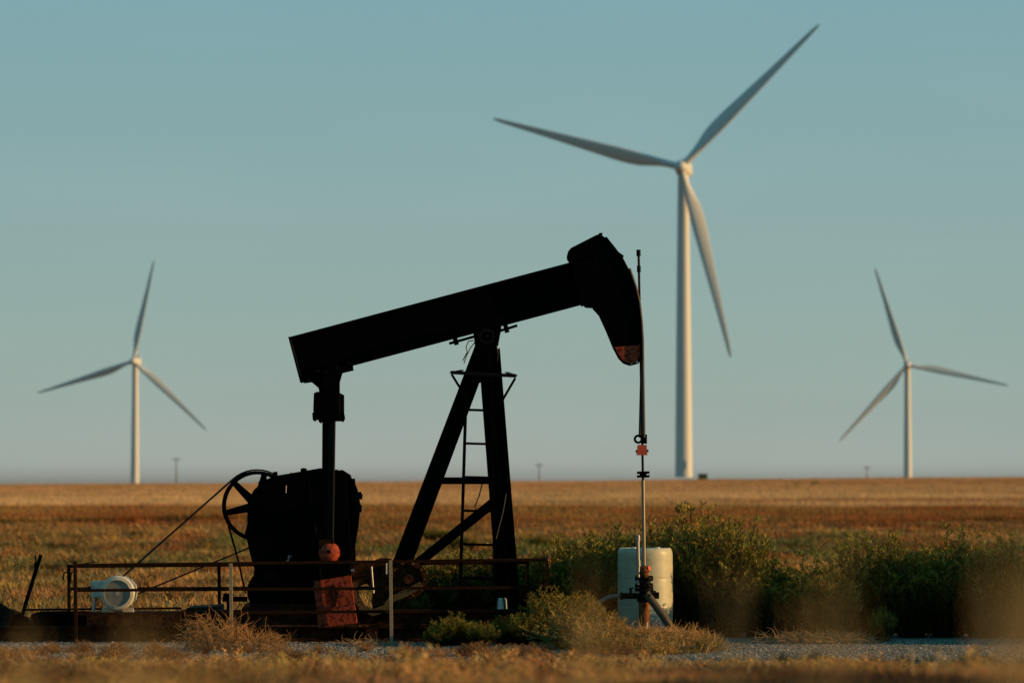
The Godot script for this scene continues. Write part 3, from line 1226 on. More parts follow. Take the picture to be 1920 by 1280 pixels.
	s = Shape.new()
	s.strip(F([663, 1092, 668, 1120, 680, 1140, 700, 1148, 722, 1140, 735, 1122, 760, 1112, 790, 1096], 0.48), 0.075, 0.465, 0.52)
	part("brake_band", s, M_.band_steel, gear)
	s = Shape.new()
	s.tube(P(696, 1062, 0.53), P(700, 1112, 0.53), 0.012, 0.012, 8)
	s.tube(P(656, 1070, 0.53), P(664, 1070, 0.53), 0.02, 0.02, 8)
	s.tube(P(724, 1052, 0.54), P(724, 1076, 0.54), 0.010, 0.010, 8)
	parts("brake_bolt", s, M_.zinc, gear)
	# skid: two tiers of steel beam, front and back
	for z in [0.36, -0.62]:
		for q in [[1143, 1172, 340, 985], [1174, 1207, -70, 985]]:
			s = Shape.new()
			var p0 := P(q[2], q[0], z)
			var p1 := P(q[3], q[1], z)
			if q[1] == 1207:
				p1.y = 0.004
			var c := (p0 + p1) / 2
			var l := p1.x - p0.x
			var hgt := p0.y - p1.y
			s.box(c, Vector3(l, hgt - 0.03, 0.02))
			for k in [-1, 1]:
				s.box(c + Vector3(0, k * (hgt / 2 - 0.0075), 0), Vector3(l, 0.015, 0.14))
			part("skid_beam", s, M_.skid_steel, jack)
	for x in [-40, 120, 300, 470, 700, 930]:
		s = Shape.new()
		var p := P(x, 1190, 0.0)
		s.box(Vector3(p.x, 0.085, -0.07), Vector3(0.12, 0.14, 1.0))
		part("skid_tie", s, M_.skid_steel, jack)
	s = Shape.new()
	s.prism(F([462, 1131, 660, 1131, 664, 1147, 452, 1147], 0.0), -0.55, 0.33)
	s.prism(F([700, 1146, 985, 1146, 985, 1152, 700, 1152], 0.0), -0.60, 0.33)
	part("deck_plate", s, M_.skid_steel, jack)
	s = Shape.new()
	s.prism(F([338, 1150, 352, 1139, 410, 1136, 410, 1172, 338, 1172], 0.2), -0.5, 0.33)
	part("motor_slide", s, M_.skid_steel, jack)
	s = Shape.new()
	s.prism(F([165, 1150, 340, 1150, 340, 1173, 165, 1173], 0.4), -0.5, 0.56)
	part("motor_base", s, M_.skid_steel, jack)
	s = Shape.new()
	s.prism(F([60, 1150, 140, 1149, 165, 1151, 165, 1173, 60, 1173], 0.2), -0.5, 0.34)
	part("end_block", s, blk, jack)
	s = Shape.new()
	s.ring(P(230, 1190, 0.41), 0.075, 0.10, 0.06, 28)
	part("lifting_eye", s, M_.skid_steel, jack)
	s = Shape.new()
	s.tube(P(42, 1143, 0.15), P(340, 1140, 0.15), 0.012, 0.012, 8)
	part("control_rod", s, M_.dark_rust, jack)
	s = Shape.new()
	s.box(P(428, 1118, 0.2), Vector3(0.10, 0.06, 0.16))
	s.box(P(440, 1123, 0.2), Vector3(0.26, 0.05, 0.12))
	s.tube(P(428, 1112, 0.25), P(428, 1146, 0.25), 0.02, 0.02, 8)
	part("linkage", s, blk, jack)
	# bridle cables and carrier bar hang from the head
	var bar_at := P(1204, 842, 0.0)
	var br := thing("wire_bridle", bar_at, "pair of wire cables hanging from the horsehead to an orange carrier bar", "cable")
	for k in [-1, 1]:
		s = Shape.new()
		var z: float = 0.075 * k
		s.pipe([P(1180, 503, z), P(1192, 538, z), P(1199, 568, z), P(1203, 604, z), P(1205, 640, z), P(1204.5 + k * 1.0, 690, z), P(1204 + k * 3.6, 820, z)], 0.017, 10)
		parts("cable", s, M_.rubber, br)
	s = Shape.new()
	s.prism(F([1196, 834, 1212, 834, 1213.5, 853, 1194, 853]), -0.11, 0.11)
	part("carrier_bar", s, M_.orange_paint, br)
	s = Shape.new()
	s.ring(P(1197, 823, 0.03), 0.025, 0.05, 0.04, 20)
	s.box(P(1208, 823, 0.06), Vector3(0.06, 0.10, 0.05))
	s.tube(P(1192, 846, 0.0), P(1216, 845, 0.0), 0.014, 0.014, 8)
	parts("shackle", s, blk, br)
	var rod := thing("polished_rod", P(1208, 1062, 0.0), "long thin rod with clamp rising from the wellhead past the horsehead", "rod")
	s = Shape.new()
	s.tube(P(1197.5, 470, 0.0), P(1205.8, 900, 0.0), 0.0135, 0.0135, 10)
	part("upper_rod", s, M_.dark_rust, rod)
	s = Shape.new()
	s.tube(P(1205.8, 900, 0.0), P(1208, 1062, 0.0), 0.020, 0.020, 12)
	part("lower_rod", s, M_.bright_rod, rod)
	s = Shape.new()
	s.tube(P(1197.4, 468, 0), P(1197.6, 480, 0), 0.024, 0.024, 10)
	s.tube(P(1198, 498, 0), P(1198.2, 510, 0), 0.022, 0.022, 10)
	parts("coupling", s, M_.worn_black, rod)
	s = Shape.new()
	s.box(P(1206, 890, 0.0), Vector3(0.07, 0.06, 0.09))
	for y in [886, 893]:
		for k in [-0.05, 0.05]:
			s.tube(P(1194.5, y, k), P(1218, y - 0.5, k), 0.014, 0.014, 6)
	parts("rod_clamp", s, blk, rod)


func v2(p: Vector3) -> Vector2:
	return Vector2(p.x, p.y)


# ------------------------------------------------------------------ motor, belt, lever, bucket, soil
func build_drive() -> void:
	var s: Shape
	var c := P(219, 1112, 0.62)
	var foot := P(219, 1147, 0.35)
	var mo := thing("electric_motor", foot, "round cream white electric motor with a mesh fan cover", "motor")
	s = Shape.new()
	var back := c + Vector3(0, 0, -0.55)
	s.lathe([Vector2(0.0, -0.55), Vector2(0.13, -0.55), Vector2(0.165, -0.50), Vector2(0.17, -0.12), Vector2(0.182, -0.10), Vector2(0.184, -0.03), Vector2(0.172, 0.0), Vector2(0.140, 0.008), Vector2(0.140, -0.02)], c, Vector3(0, 0, 1), 40)
	var body := part("body", s, M_.white_enamel, mo)
	for k in 14:
		s = Shape.new()
		var t := TAU * k / 14
		var d := Vector3(cos(t), sin(t), 0)
		s.bar(c + d * 0.166 + Vector3(0, 0, -0.48), c + d * 0.166 + Vector3(0, 0, -0.13), 0.008, 0.02, d)
		part("cooling_fin", s, M_.white_enamel, body)
	s = Shape.new()
	s.lathe([Vector2(0.142, 0.0), Vector2(0.0, 0.0)], c + Vector3(0, 0, -0.03), Vector3(0, 0, 1), 32)
	part("fan_well", s, M_.hole, body)
	s = Shape.new()
	for i in range(-11, 12):
		var h := 0.0122 * i
		var w := sqrt(maxf(0.0, 0.1385 * 0.1385 - h * h))
		if w > 0.02:
			s.bar(c + Vector3(-w, h, -0.004), c + Vector3(w, h, -0.004), 0.0062, 0.004)
			s.bar(c + Vector3(h, -w, -0.009), c + Vector3(h, w, -0.009), 0.0062, 0.004)
	tag(part("fan_mesh", s, M_.grille, body), "", "", "", "stuff")
	s = Shape.new()
	s.tube(c + Vector3(0, 0, -0.012), c + Vector3(0, 0, 0.0), 0.024, 0.022, 20)
	part("boss", s, M_.grille, body)
	s = Shape.new()
	s.box(P(186, 1104, 0.28), Vector3(0.16, 0.17, 0.22))
	s.tube(P(180, 1112, 0.28), P(174, 1147, 0.28), 0.018, 0.018, 8)
	part("terminal_box", s, M_.white_enamel, mo)
	for q in [[201, 1142], [240, 1142]]:
		for z in [0.46, 0.16]:
			s = Shape.new()
			var p := P(q[0], q[1], z)
			s.box(p + Vector3(0, -0.005, 0), Vector3(0.11, 0.055, 0.09))
			part("foot", s, M_.white_enamel, mo)
	s = Shape.new()
	s.ring(c + Vector3(0, 0.19, -0.15), 0.018, 0.03, 0.014, 16)
	part("lifting_eye", s, M_.white_enamel, mo)
	s = Shape.new()
	s.tube(c + Vector3(0.02, 0, -0.54), c + Vector3(0.02, 0, -1.15), 0.03, 0.03, 12)
	s.tube(P(236, 1101, -0.52), P(236, 1101, -0.65), 0.105, 0.105, 28)
	part("pulley", s, M_.black_steel, mo)
	# drive belt
	var o := P(481.5, 948, -0.58)
	var u := P(236, 1101, -0.58)
	var ro := 0.392
	var ru := 0.113
	var d := o - u
	var ang := atan2(d.y, d.x)
	var open := asin((ro - ru) / Vector2(d.x, d.y).length())
	s = Shape.new()
	var line := []
	var n1 := Vector3(cos(ang + PI / 2 + open), sin(ang + PI / 2 + open), 0)
	var n2 := Vector3(cos(ang - PI / 2 - open), sin(ang - PI / 2 - open), 0)
	var strands := []
	for z in [-0.035, 0.0, 0.035]:
		var zz := Vector3(0, 0, z)
		s = Shape.new()
		strands.append(s)
		s.bar(u + n1 * ru + zz, o + n1 * ro + zz, 0.017, 0.022)
		s.bar(u + n2 * ru + zz, o + n2 * ro + zz, 0.017, 0.022)
		var from := atan2(n2.y, n2.x)
		var to := atan2(n1.y, n1.x)
		for k in 24:
			var t0 := from + (to - from) * k / 24.0
			var t1 := from + (to - from) * (k + 1) / 24.0
			s.bar(o + Vector3(cos(t0), sin(t0), 0) * ro + zz, o + Vector3(cos(t1), sin(t1), 0) * ro + zz, 0.017, 0.022)
			var b0 := to + (TAU - to + from) * k / 24.0
			var b1 := to + (TAU - to + from) * (k + 1) / 24.0
			s.bar(u + Vector3(cos(b0), sin(b0), 0) * ru + zz, u + Vector3(cos(b1), sin(b1), 0) * ru + zz, 0.017, 0.022)
	var be := thing("drive_belt", u, "dark rubber drive belts running from motor up to the spoked sheave", "belt")
	for piece in strands:
		part("strand", piece, M_.belt, be)
	# brake lever
	foot = P(38, 1172, 0.15)
	var lv := thing("brake_lever", foot, "black steel brake lever leaning up at the far left of the skid", "lever")
	s = Shape.new()
	s.bar(P(37, 1165, 0.15), P(70, 1058, 0.15), 0.04, 0.025)
	part("handle_bar", s, M_.black_steel, lv)
	s = Shape.new()
	s.bar(P(69, 1062, 0.15), P(76, 1040, 0.15), 0.035, 0.03)
	s.bar(P(68, 1062, 0.15), P(65, 1041, 0.15), 0.014, 0.02)
	s.bar(P(63, 1060, 0.15), P(71, 1059, 0.15), 0.05, 0.03)
	part("grip", s, M_.black_steel, lv)
	s = Shape.new()
	s.tube(P(46, 1140, 0.17), P(70, 1063, 0.17), 0.007, 0.007, 6)
	part("latch_rod", s, M_.worn_black, lv)
	s = Shape.new()
	s.prism(F([24, 1152, 34, 1149, 50, 1160, 54, 1174, 18, 1174], 0.15), 0.1, 0.2)
	s.prism(F([18, 1172, 56, 1172, 56, 1182, 18, 1182], 0.15), -0.5, 0.4)
	part("quadrant", s, M_.black_steel, lv)
	# white bucket standing on the skid
	var b := P(940, 1146, 0.26)
	var bu := thing("bucket", b, "small white ribbed plastic bucket upside down on the skid under the ladder", "bucket")
	s = Shape.new()
	s.lathe([Vector2(0.085, 0.0), Vector2(0.085, 0.02), Vector2(0.078, 0.025), Vector2(0.07, 0.135), Vector2(0.062, 0.145), Vector2(0.0, 0.145)], b, Vector3.UP, 28)
	part("body", s, M_.bucket_plastic, bu)
	for k in 16:
		s = Shape.new()
		var t := TAU * k / 16
		var dd := Vector3(cos(t), 0, sin(t))
		s.bar(b + dd * 0.078 + Vector3(0, 0.03, 0), b + dd * 0.070 + Vector3(0, 0.13, 0), 0.008, 0.008, dd)
		part("rib", s, M_.bucket_plastic, bu)
	# soil heap at the left end of the skid
	s = Shape.new()
	var hc := P(-14, 1200, -0.95)
	hc.y = 0.0
	var nn := 26
	var grid := []
	for j in nn + 1:
		var row := []
		for i in nn + 1:
			var x := (i / float(nn) - 0.5) * 2.0
			var z := (j / float(nn) - 0.5) * 2.0
			var rr := clampf(1.0 - sqrt(x * x + z * z), 0.0, 1.0)
			row.append(hc + Vector3(x * 0.75, -0.01 + 0.42 * pow(rr, 0.9) + 0.05 * roll.get_noise_2d(x * 300.0, z * 300.0) * minf(1.0, rr * 4.0), z * 0.5))
		grid.append(row)
	for j in nn:
		for i in nn:
			s.quad(grid[j][i], grid[j + 1][i], grid[j + 1][i + 1], grid[j][i + 1])
	single("soil_heap", s, M_.soil, hc, "dark heap of soil against the left end of the skid", "soil")


# ------------------------------------------------------------------ guard fences
func build_fences() -> void:
	var s: Shape
	for q in [[0.98, "rusty pipe guard fence along the near side of the pump jack", [[140, 1052], [432, 1056], [732, 1050], [1025, 1046]]], [-0.95, "rusty guard fence along the far side of the pump jack, behind the motor", [[128, 1058], [410, 1061], [700, 1058], [989, 1048]]]]:
		var z: float = q[0]
		var posts: Array = q[2]
		var base := P(580, 1200, z)
		base.y = 0.0
		var fe := thing("guard_fence", base, q[1], "fence", "guard fences round the pump jack")
		var k := 0
		for p in posts:
			var top := P(p[0], p[1], z)
			var foot := Vector3(top.x + 0.012, 0.0, z)
			s = Shape.new()
			s.bar(foot, top, 0.034, 0.034)
			part("post", s, M_.post_paint if k in [1, 2] and z > 0 else M_.dark_rust, fe, "pale worn post" if k in [1, 2] and z > 0 else "")
			k += 1
		for y in ([[1060, 1049], [1107, 1101], [1151, 1144]] if z > 0 else [[1062, 1055], [1104, 1100]]):
			s = Shape.new()
			var a := P(posts[0][0] - 3, y[0], z - 0.03)
			var b := P(posts[3][0] + 2, y[1], z - 0.03)
			s.bar(a, b, 0.030, 0.006)
			s.bar(a + Vector3(0, 0.014, -0.014), b + Vector3(0, 0.014, -0.014), 0.005, 0.028)
			part("rail", s, M_.dark_rust, fe)
		if z > 0:
			for e in [[129, 1060, 1107], [1018, 1049, 1101]]:
				for y in [e[1], e[2]]:
					s = Shape.new()
					var a := P(140 if e[0] < 500 else 1025, y, 0.97)
					s.bar(a, Vector3(a.x, a.y, -0.93), 0.028, 0.008, Vector3(0, 1, 0))
					part("end_rail", s, M_.dark_rust, fe)
			for x in [1012, 987]:
				s = Shape.new()
				var a := P(x, 1052, 0.97)
				s.bar(Vector3(a.x, 0.0, 0.92), a + Vector3(0, 0, -0.05), 0.016, 0.016)
				part("thin_post", s, M_.dark_rust, fe)
			s = Shape.new()
			s.pipe([P(140, 1072, 1.0), P(134, 1072, 1.01), P(132, 1078, 1.01), P(132, 1092, 1.01)], 0.009, 6)
			part("hook", s, M_.dark_rust, fe)
		else:
			s = Shape.new()
			s.pipe([P(127, 1073, z + 0.03), P(120, 1073, z + 0.03), P(118, 1078, z + 0.03), P(118, 1088, z + 0.03)], 0.009, 6)
			part("hook", s, M_.dark_rust, fe)


# ------------------------------------------------------------------ wellhead, pipes and drum
func build_well() -> void:
	var s: Shape
	var foot := P(1208, 1205, 0.0)
	foot.y = 0.0
	var w := thing("wellhead", foot, "rusty wellhead stack with bolted flanges and valves in front of the white drum", "wellhead")
	s = Shape.new()
	s.tube(foot, P(1208, 1125, 0), 0.058, 0.058, 20)
	part("casing", s, M_.rust, w)
	s = Shape.new()
	s.tube(P(1208, 1128, 0), P(1208, 1086, 0), 0.075, 0.07, 20)
	s.tube(P(1208, 1108, 0), P(1208, 1102, 0), 0.10, 0.10, 20)
	s.tube(P(1208, 1120, 0), P(1208, 1113, 0), 0.105, 0.105, 20)
	part("tubing_head", s, M_.worn_black, w)
	for y in [1098, 1084]:
		s = Shape.new()
		s.tube(P(1208, y + 2.2, 0), P(1208, y - 2.2, 0), 0.10, 0.10, 24)
		part("flange", s, M_.worn_black, w)
		for k in 8:
			s = Shape.new()
			var t := TAU * (k + 0.3) / 8
			var d := Vector3(cos(t), 0, sin(t)) * 0.085
			s.tube(P(1208, y + 5, 0) + d, P(1208, y - 5, 0) + d, 0.013, 0.013, 6)
			part("bolt", s, M_.worn_black, w)
	s = Shape.new()
	s.tube(P(1208, 1090, 0), P(1208, 1062, 0), 0.055, 0.05, 18)
	s.tube(P(1208, 1072, 0), P(1208, 1060, 0), 0.066, 0.05, 18)
	part("stuffing_box", s, M_.rust, w)
	s = Shape.new()
	s.tube(P(1208, 1066, 0), P(1218, 1065, 0.03), 0.028, 0.028, 12)
	s.tube(P(1197, 1066, 0.02), P(1208, 1066, 0.02), 0.02, 0.02, 10)
	parts("grease_cap", s, M_.orange_paint, w)
	s = Shape.new()
	s.tube(P(1208, 1118, 0.0), P(1226, 1118, 0.06), 0.035, 0.035, 12)
	s.box(P(1228, 1116, 0.06), Vector3(0.09, 0.07, 0.07))
	s.tube(P(1223, 1112, 0.06), P(1223, 1106, 0.06), 0.012, 0.012, 8)
	s.bar(P(1217, 1106, 0.06), P(1230, 1109, 0.06), 0.015, 0.02)
	part("valve", s, M_.worn_black, w)
	s = Shape.new()
	s.tube(P(1165, 1117, 0.02), P(1203, 1117, 0.0), 0.032, 0.032, 14)
	s.tube(P(1163, 1117, 0.02), P(1168, 1117, 0.02), 0.042, 0.042, 14)
	s.tube(P(1182, 1117, 0.02), P(1183, 1104, 0.02), 0.014, 0.012, 8)
	s.bar(P(1179, 1104, 0.02), P(1188, 1102, 0.02), 0.014, 0.014)
	part("side_pipe", s, M_.dark_rust, w)
	s = Shape.new()
	s.tube(P(1197, 1112, 0.05), P(1197, 1062, 0.05), 0.017, 0.017, 12)
	s.tube(P(1197, 1062, 0.05), P(1196, 1010, 0.05), 0.0195, 0.0195, 12)
	s.tube(P(1196, 1014, 0.05), P(1196, 1003, 0.05), 0.027, 0.027, 12)
	s.tube(P(1197, 1062, 0.05), P(1197, 1050, 0.05), 0.027, 0.024, 12)
	part("riser_pipe", s, M_.zinc, w)
	s = Shape.new()
	s.tube(P(1212, 1178, 0.06), P(1212, 1166, 0.06), 0.017, 0.017, 10)
	s.tube(P(1212, 1200, 0.06), P(1212, 1176, 0.06), 0.011, 0.011, 8)
	part("drain_fitting", s, M_.zinc, w)
	for k in 9:
		s = Shape.new()
		var p := P(1200 + (k * 7) % 19, 1074 + k * 5.2, 0.075 + 0.01 * (k % 3))
		s.tube(p, p + Vector3(0.004 * (k % 2), 0, 0.04), 0.014, 0.014, 6)
		parts("bolt", s, M_.worn_black, w)
	# slanting flow line, bent hose
	s = Shape.new()
	s.pipe([P(1212, 1113, 0.08), P(1222, 1125, 0.1), P(1246, 1158, 0.14), P(1270, 1194, 0.18)], 0.042, 16)
	s.tube(P(1266, 1188, 0.17), P(1274, 1200, 0.19), 0.055, 0.055, 16)
	single("flow_pipe", s, M_.pipe_coat, P(1240, 1200, 0.15), "thick brown flow pipe slanting down to the right from the wellhead", "pipe")
	s = Shape.new()
	var pts := []
	for q in [[1166, 1117], [1150, 1118], [1138, 1121], [1127, 1127], [1119, 1135], [1114, 1145], [1111, 1156], [1110, 1170], [1110, 1200]]:
		pts.append(P(q[0], q[1], 0.03))
	s.pipe(pts, 0.024, 12)
	single("hose", s, M_.hose_plastic, P(1110, 1200, 0.03), "grey bent hose arching down to the left of the wellhead", "hose")
	# drum
	var dz := -0.62
	var db := P(1210, 1190, dz)
	db.y = 0.004
	var top := P(1210, 1027, dz).y - db.y
	var rr := (P(1262, 1100, dz).x - P(1158, 1100, dz).x) / 2
	var dr := thing("plastic_drum", db, "big white plastic drum with blue stains behind the wellhead", "drum")
	s = Shape.new()
	var prof := []
	for k in 61:
		var fr := k / 60.0
		var y := fr * top
		var r := rr * (0.99 + 0.012 * sin(fr * PI))
		if fr < 0.12:
			r *= 1.0 - 0.10 * pow(1.0 - fr / 0.12, 2.0)
		if fr > 0.93:
			r *= 1.0 - 0.07 * pow((fr - 0.93) / 0.07, 2.0)
		elif fr > 0.80:
			r *= 1.0 - 0.0 * fr
		for q in [0.36, 0.66]:
			r -= 0.004 * exp(-pow((fr - q) / 0.008, 2.0))
		prof.append(Vector2(r, y))
	prof.append(Vector2(rr * 0.86, top - 0.012))
	prof.append(Vector2(0.0, top - 0.02))
	s.lathe(prof, db, Vector3.UP, 72)
	s.tinted = true
	for i in s.v.size():
		var p := s.v[i] - db
		var stain := smoothstep(0.10, 0.0, absf(p.x - 0.10 - 0.04 * sin(p.y * 9.0) + 0.05 * (0.5 - p.y))) * smoothstep(0.62, 0.45, p.y)
		stain = clampf(stain + 0.7 * smoothstep(0.25, 0.05, p.y), 0.0, 1.0) * clampf(0.6 + 0.9 * mottle.get_noise_3d(p.x * 40.0, p.y * 14.0, p.z * 40.0), 0.0, 1.0)
		s.c.append(Color(0.37, 0.34, 0.235).lerp(Color(0.10, 0.24, 0.28), stain * 0.8))
	part("body", s, M_.drum_plastic, dr)
	s = Shape.new()
	for k in [-0.12, 0.13]:
		s.tube(db + Vector3(k, top - 0.02, 0.02), db + Vector3(k, top + 0.008, 0.02), 0.035, 0.032, 16)
	parts("bung", s, M_.bucket_plastic, dr)


# ------------------------------------------------------------------ weeds, grass, straw
func build_plants() -> void:
	var kinds := []
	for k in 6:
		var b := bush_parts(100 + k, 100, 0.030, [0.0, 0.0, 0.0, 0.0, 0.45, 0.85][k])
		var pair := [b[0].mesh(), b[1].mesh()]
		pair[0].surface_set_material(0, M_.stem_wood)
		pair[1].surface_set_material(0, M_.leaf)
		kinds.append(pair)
	var g := "bushy green weeds growing round the pad"
	# x, top, base, z, width, label
	var list := [
		[1082, 1004, 1205, -1.1, 1.0, "bushy weed left of the white drum, above the bent hose"],
		[1138, 996, 1206, -1.7, 0.9, "bushy weed touching the left side of the white drum from behind"],
		[1212, 992, 1206, -2.1, 0.9, "bushy weed rising behind the top of the white drum"],
		[1300, 958, 1203, -1.4, 0.95, "tall feathery weed just right of the white drum", 4],
		[1358, 972, 1203, -1.0, 0.9, "tall weed second to the right of the white drum"],
		[1430, 1058, 1203, -0.9, 1.2, "lower dark weed third to the right of the white drum"],
		[1505, 1050, 1203, -0.8, 1.2, "dark weed behind the left end of the straw heap"],
		[1560, 1072, 1200, -0.2, 0.95, "yellowish weed leaning forward above the straw heap", 4],
		[1640, 998, 1203, -0.9, 1.0, "tall dark weed right of the yellowish weed"],
		[1712, 1040, 1203, -0.8, 1.0, "dark weed near the right, lower than its neighbours"],
		[1776, 1000, 1203, -0.9, 1.0, "tall dark weed third from the right edge"],
		[1846, 1034, 1203, -0.8, 1.0, "dark weed second from the right edge"],
		[1912, 1000, 1203, -0.9, 1.0, "weed at the right edge of the photograph"],
		[1990, 1010, 1203, -0.9, 1.0, "weed just past the right edge of the picture"],
		[1400, 1052, 1203, -2.4, 1.1, "back row weed between the two tall weeds right of the drum"],
		[1470, 1060, 1203, -2.4, 1.1, "back row weed behind the lower dark weeds"],
		[1578, 1064, 1203, -2.2, 1.2, "back row weed behind the yellowish weed"],
		[1685, 1044, 1203, -2.3, 1.1, "back row weed right of the yellowish weed"],
		[1815, 1048, 1203, -2.4, 1.1, "back row weed towards the right edge"],
		[1655, 1142, 1200, 0.25, 0.85, "small low weed at the right end of the straw heap"],
		[808, 1044, 1206, -1.5, 1.0, "weed behind the rusty brake drum"],
		[866, 1032, 1206, -1.7, 1.0, "weed behind the left ladder rail"],
		[920, 1036, 1206, -1.6, 1.0, "weed behind the right ladder rail"],
		[985, 1046, 1206, -1.5, 1.0, "weed behind the right foot of the samson post"],
		[1040, 1040, 1206, -1.3, 1.0, "weed right of the end of the guard fence"],
		[752, 1100, 1206, -1.2, 1.2, "low weed seen below the rusty brake drum"],
		[845, 1152, 1214, 1.3, 1.4, "low weed in front of the near skid, left of the ladder"],
		[905, 1168, 1216, 1.5, 1.4, "low weed in front of the near skid below the bucket"],
		[985, 1148, 1214, 1.2, 1.2, "low weed in front of the right end of the skid"],
		[872, 1162, 1212, 1.0, 1.4, "low dark weed between the two low weeds before the ladder"],
		[945, 1158, 1212, 1.05, 1.3, "low dark weed before the skid, right below the white bucket"],
		[820, 1176, 1216, 1.45, 1.5, "lowest weed before the skid, leftmost of the low weeds"],
		[1008, 1130, 1210, 0.85, 1.1, "dark weed against the right end of the near skid beam"],
		[1032, 1104, 1210, 1.0, 0.95, "sunlit round weed at the near right end of the guard fence", 4],
		[1092, 1118, 1210, 0.9, 1.0, "sunlit golden weed left of the bent hose", 5],
		[1140, 1150, 1212, 1.0, 1.2, "low golden weed below the bent hose", 5],
		[2075, 965, 1203, -0.5, 1.1, "tall weed added unseen past the right edge to shade the hedge"],  # this and the next four: added out of view to shade the hedge
		[2150, 950, 1203, -0.1, 1.1, "second tall weed added unseen past the right edge to shade the hedge"],
		[2230, 950, 1203, 0.3, 1.1, "third tall weed added unseen past the right edge to shade the hedge"],
		[2310, 945, 1203, 0.5, 1.1, "fourth tall weed added unseen past the right edge to shade the hedge"],
		[2400, 945, 1203, 0.7, 1.1, "last tall weed added unseen past the right edge to shade the hedge"],
		[2035, 1040, 1235, 5.5, 1.1, "roadside weed added right of the picture to shade the gravel, nearest the verge"],  # these three: added out of view so their shadow darkens the gravel
		[2075, 1020, 1235, 5.1, 1.2, "second roadside weed added right of the picture to shade the gravel"],
		[2190, 1015, 1235, 6.0, 1.2, "third roadside weed added right of the picture to shade the gravel"],
	]
	var i := 0
	for q in list:
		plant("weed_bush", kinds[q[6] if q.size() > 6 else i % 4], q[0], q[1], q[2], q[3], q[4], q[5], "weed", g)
		i += 1
	# dry heaps
	var p := P(402, 1215, 2.2)
	p.y = 0.0
	single("tumbleweed", tangle(p, 0.42, 0.36, 0.4, 900, 51, 0.0032, Color(0.36, 0.185, 0.07)), M_.straw, p, "dry brown tumbleweed lying on the gravel before the skid", "tumbleweed")
	p = P(492, 1225, 2.6)
	p.y = 0.0
	single("tumbleweed", tangle(p, 0.30, 0.20, 0.3, 380, 52, 0.003, Color(0.34, 0.17, 0.065)), M_.straw, p, "smaller flattened tumbleweed right of the brown tumbleweed", "tumbleweed")
	p = P(1535, 1207, 0.7)
	p.y = 0.0
	single("straw_heap", tangle(p, 0.75, 0.13, 0.3, 700, 53, 0.0032, Color(0.42, 0.23, 0.10), 0.6), M_.straw, p, "long low heap of dry straw on the gravel before the weeds", "straw")
	p = P(1235, 1222, 1.1)
	p.y = 0.0
	single("straw_heap", tangle(p, 0.62, 0.17, 0.6, 2300, 54, 0.003, Color(0.42, 0.235, 0.085), 0.3), M_.straw, p, "golden mound of dead grass at the foot of the wellhead", "straw")
	p = P(690, 1212, 1.4)
	p.y = 0.0
	single("straw_heap", tangle(p, 0.28, 0.07, 0.2, 160, 55, 0.003, Color(0.36, 0.22, 0.12), 0.7), M_.straw, p, "thin scrap of straw on the gravel below the red crank end", "straw")

	var r := RandomNumberGenerator.new()
	r.seed = 77
	var where := []
	var col := PackedColorArray()
	# field grass behind the pad
	var m := tuft_mesh(14, 0.17, 0.36, 0.0065, 5, 1.4)
	m.surface_set_material(0, M_.grass)
	for k in 80000:
		var s := 43.5 + 130.0 * pow(r.randf(), 1.25)
		var x := r.randf_range(-1, 1) * (s * 0.19 + 2.0)
		var d := field_color(x, s)
		var size := r.randf_range(0.5, 1.25) * (0.8 + s * 0.004) * (1.0 + 1.2 * mottle.get_noise_2d(x * 6.0 + 77.0, s * 4.0))
		where.append(Transform3D(Basis(Vector3.UP, r.randf() * TAU).scaled(Vector3(size * 1.3, size, size * 1.3)), Vector3(x, ground(x, s) - 0.01, 40.0 - s)))
		col.append(d * r.randf_range(0.85, 1.2) * clampf(1.0 + 1.3 * mottle.get_noise_2d(x * 9.0 + 7.0, s * 3.0), 0.35, 1.7))
	scatter("field_grass", m, where, col, "dry golden and rust coloured prairie grass behind the pad", "grass")
	# scrub further out
	where = []
	col = PackedColorArray()
	m = tuft_mesh(44, 0.42, 2.6, 0.014, 9, 0.8)
	m.surface_set_material(0, M_.grass)
	for k in 75000:
		var s := 150.0 + 800.0 * pow(r.randf(), 1.8)
		var x := r.randf_range(-1, 1) * (s * 0.18)
		var d := field_color(x, s)
		var size := r.randf_range(0.8, 1.4) * (0.8 + s * 0.0008)
		where.append(Transform3D(Basis(Vector3.UP, r.randf() * TAU).scaled(Vector3(size * 1.3, size, size * 1.3)), Vector3(x, ground(x, s) - 0.02, 40.0 - s)))
		col.append(d * r.randf_range(0.7, 1.35))
	scatter("far_grass", m, where, col, "distant dry grass towards the skyline", "grass")
	# scattered dark shrubs on the plain
	var shrub_spots := [[1140, 928, 480, 0.7], [1105, 932, 440, 0.5], [1495, 914, 640, 0.7], [1530, 913, 660, 0.6], [1640, 921, 560, 0.6], [865, 1028, 92, 0.5], [815, 1012, 108, 0.5], [1010, 1030, 95, 0.45]]
	i = 0
	for q in shrub_spots:
		var zz: float = 40.0 - q[2]
		var b := P(q[0], q[1], zz)
		var o := Node3D.new()
		o.name = numbered("shrub")
		add_child(o)
		o.position = Vector3(b.x, ground(b.x, q[2]) - 0.03, zz)
		o.basis = Basis(Vector3.UP, i * 1.3).scaled(Vector3(q[3] * 4.0, q[3], q[3] * 4.0) if q[2] > 400 else Vector3(q[3] * 1.9, q[3], q[3] * 1.9))
		tag(o, ["dark shrub far out on the plain left of the polished rod", "smaller far shrub beside the one left of the polished rod", "dark shrub near the skyline between the two right turbines", "second shrub near the skyline between the two right turbines", "faint shrub far out below the right utility pole", "green shrub on the field seen through the samson post", "green shrub on the field left of the samson post", "green shrub on the field right of the samson post"][i], "shrub", "dark shrubs scattered on the plain")
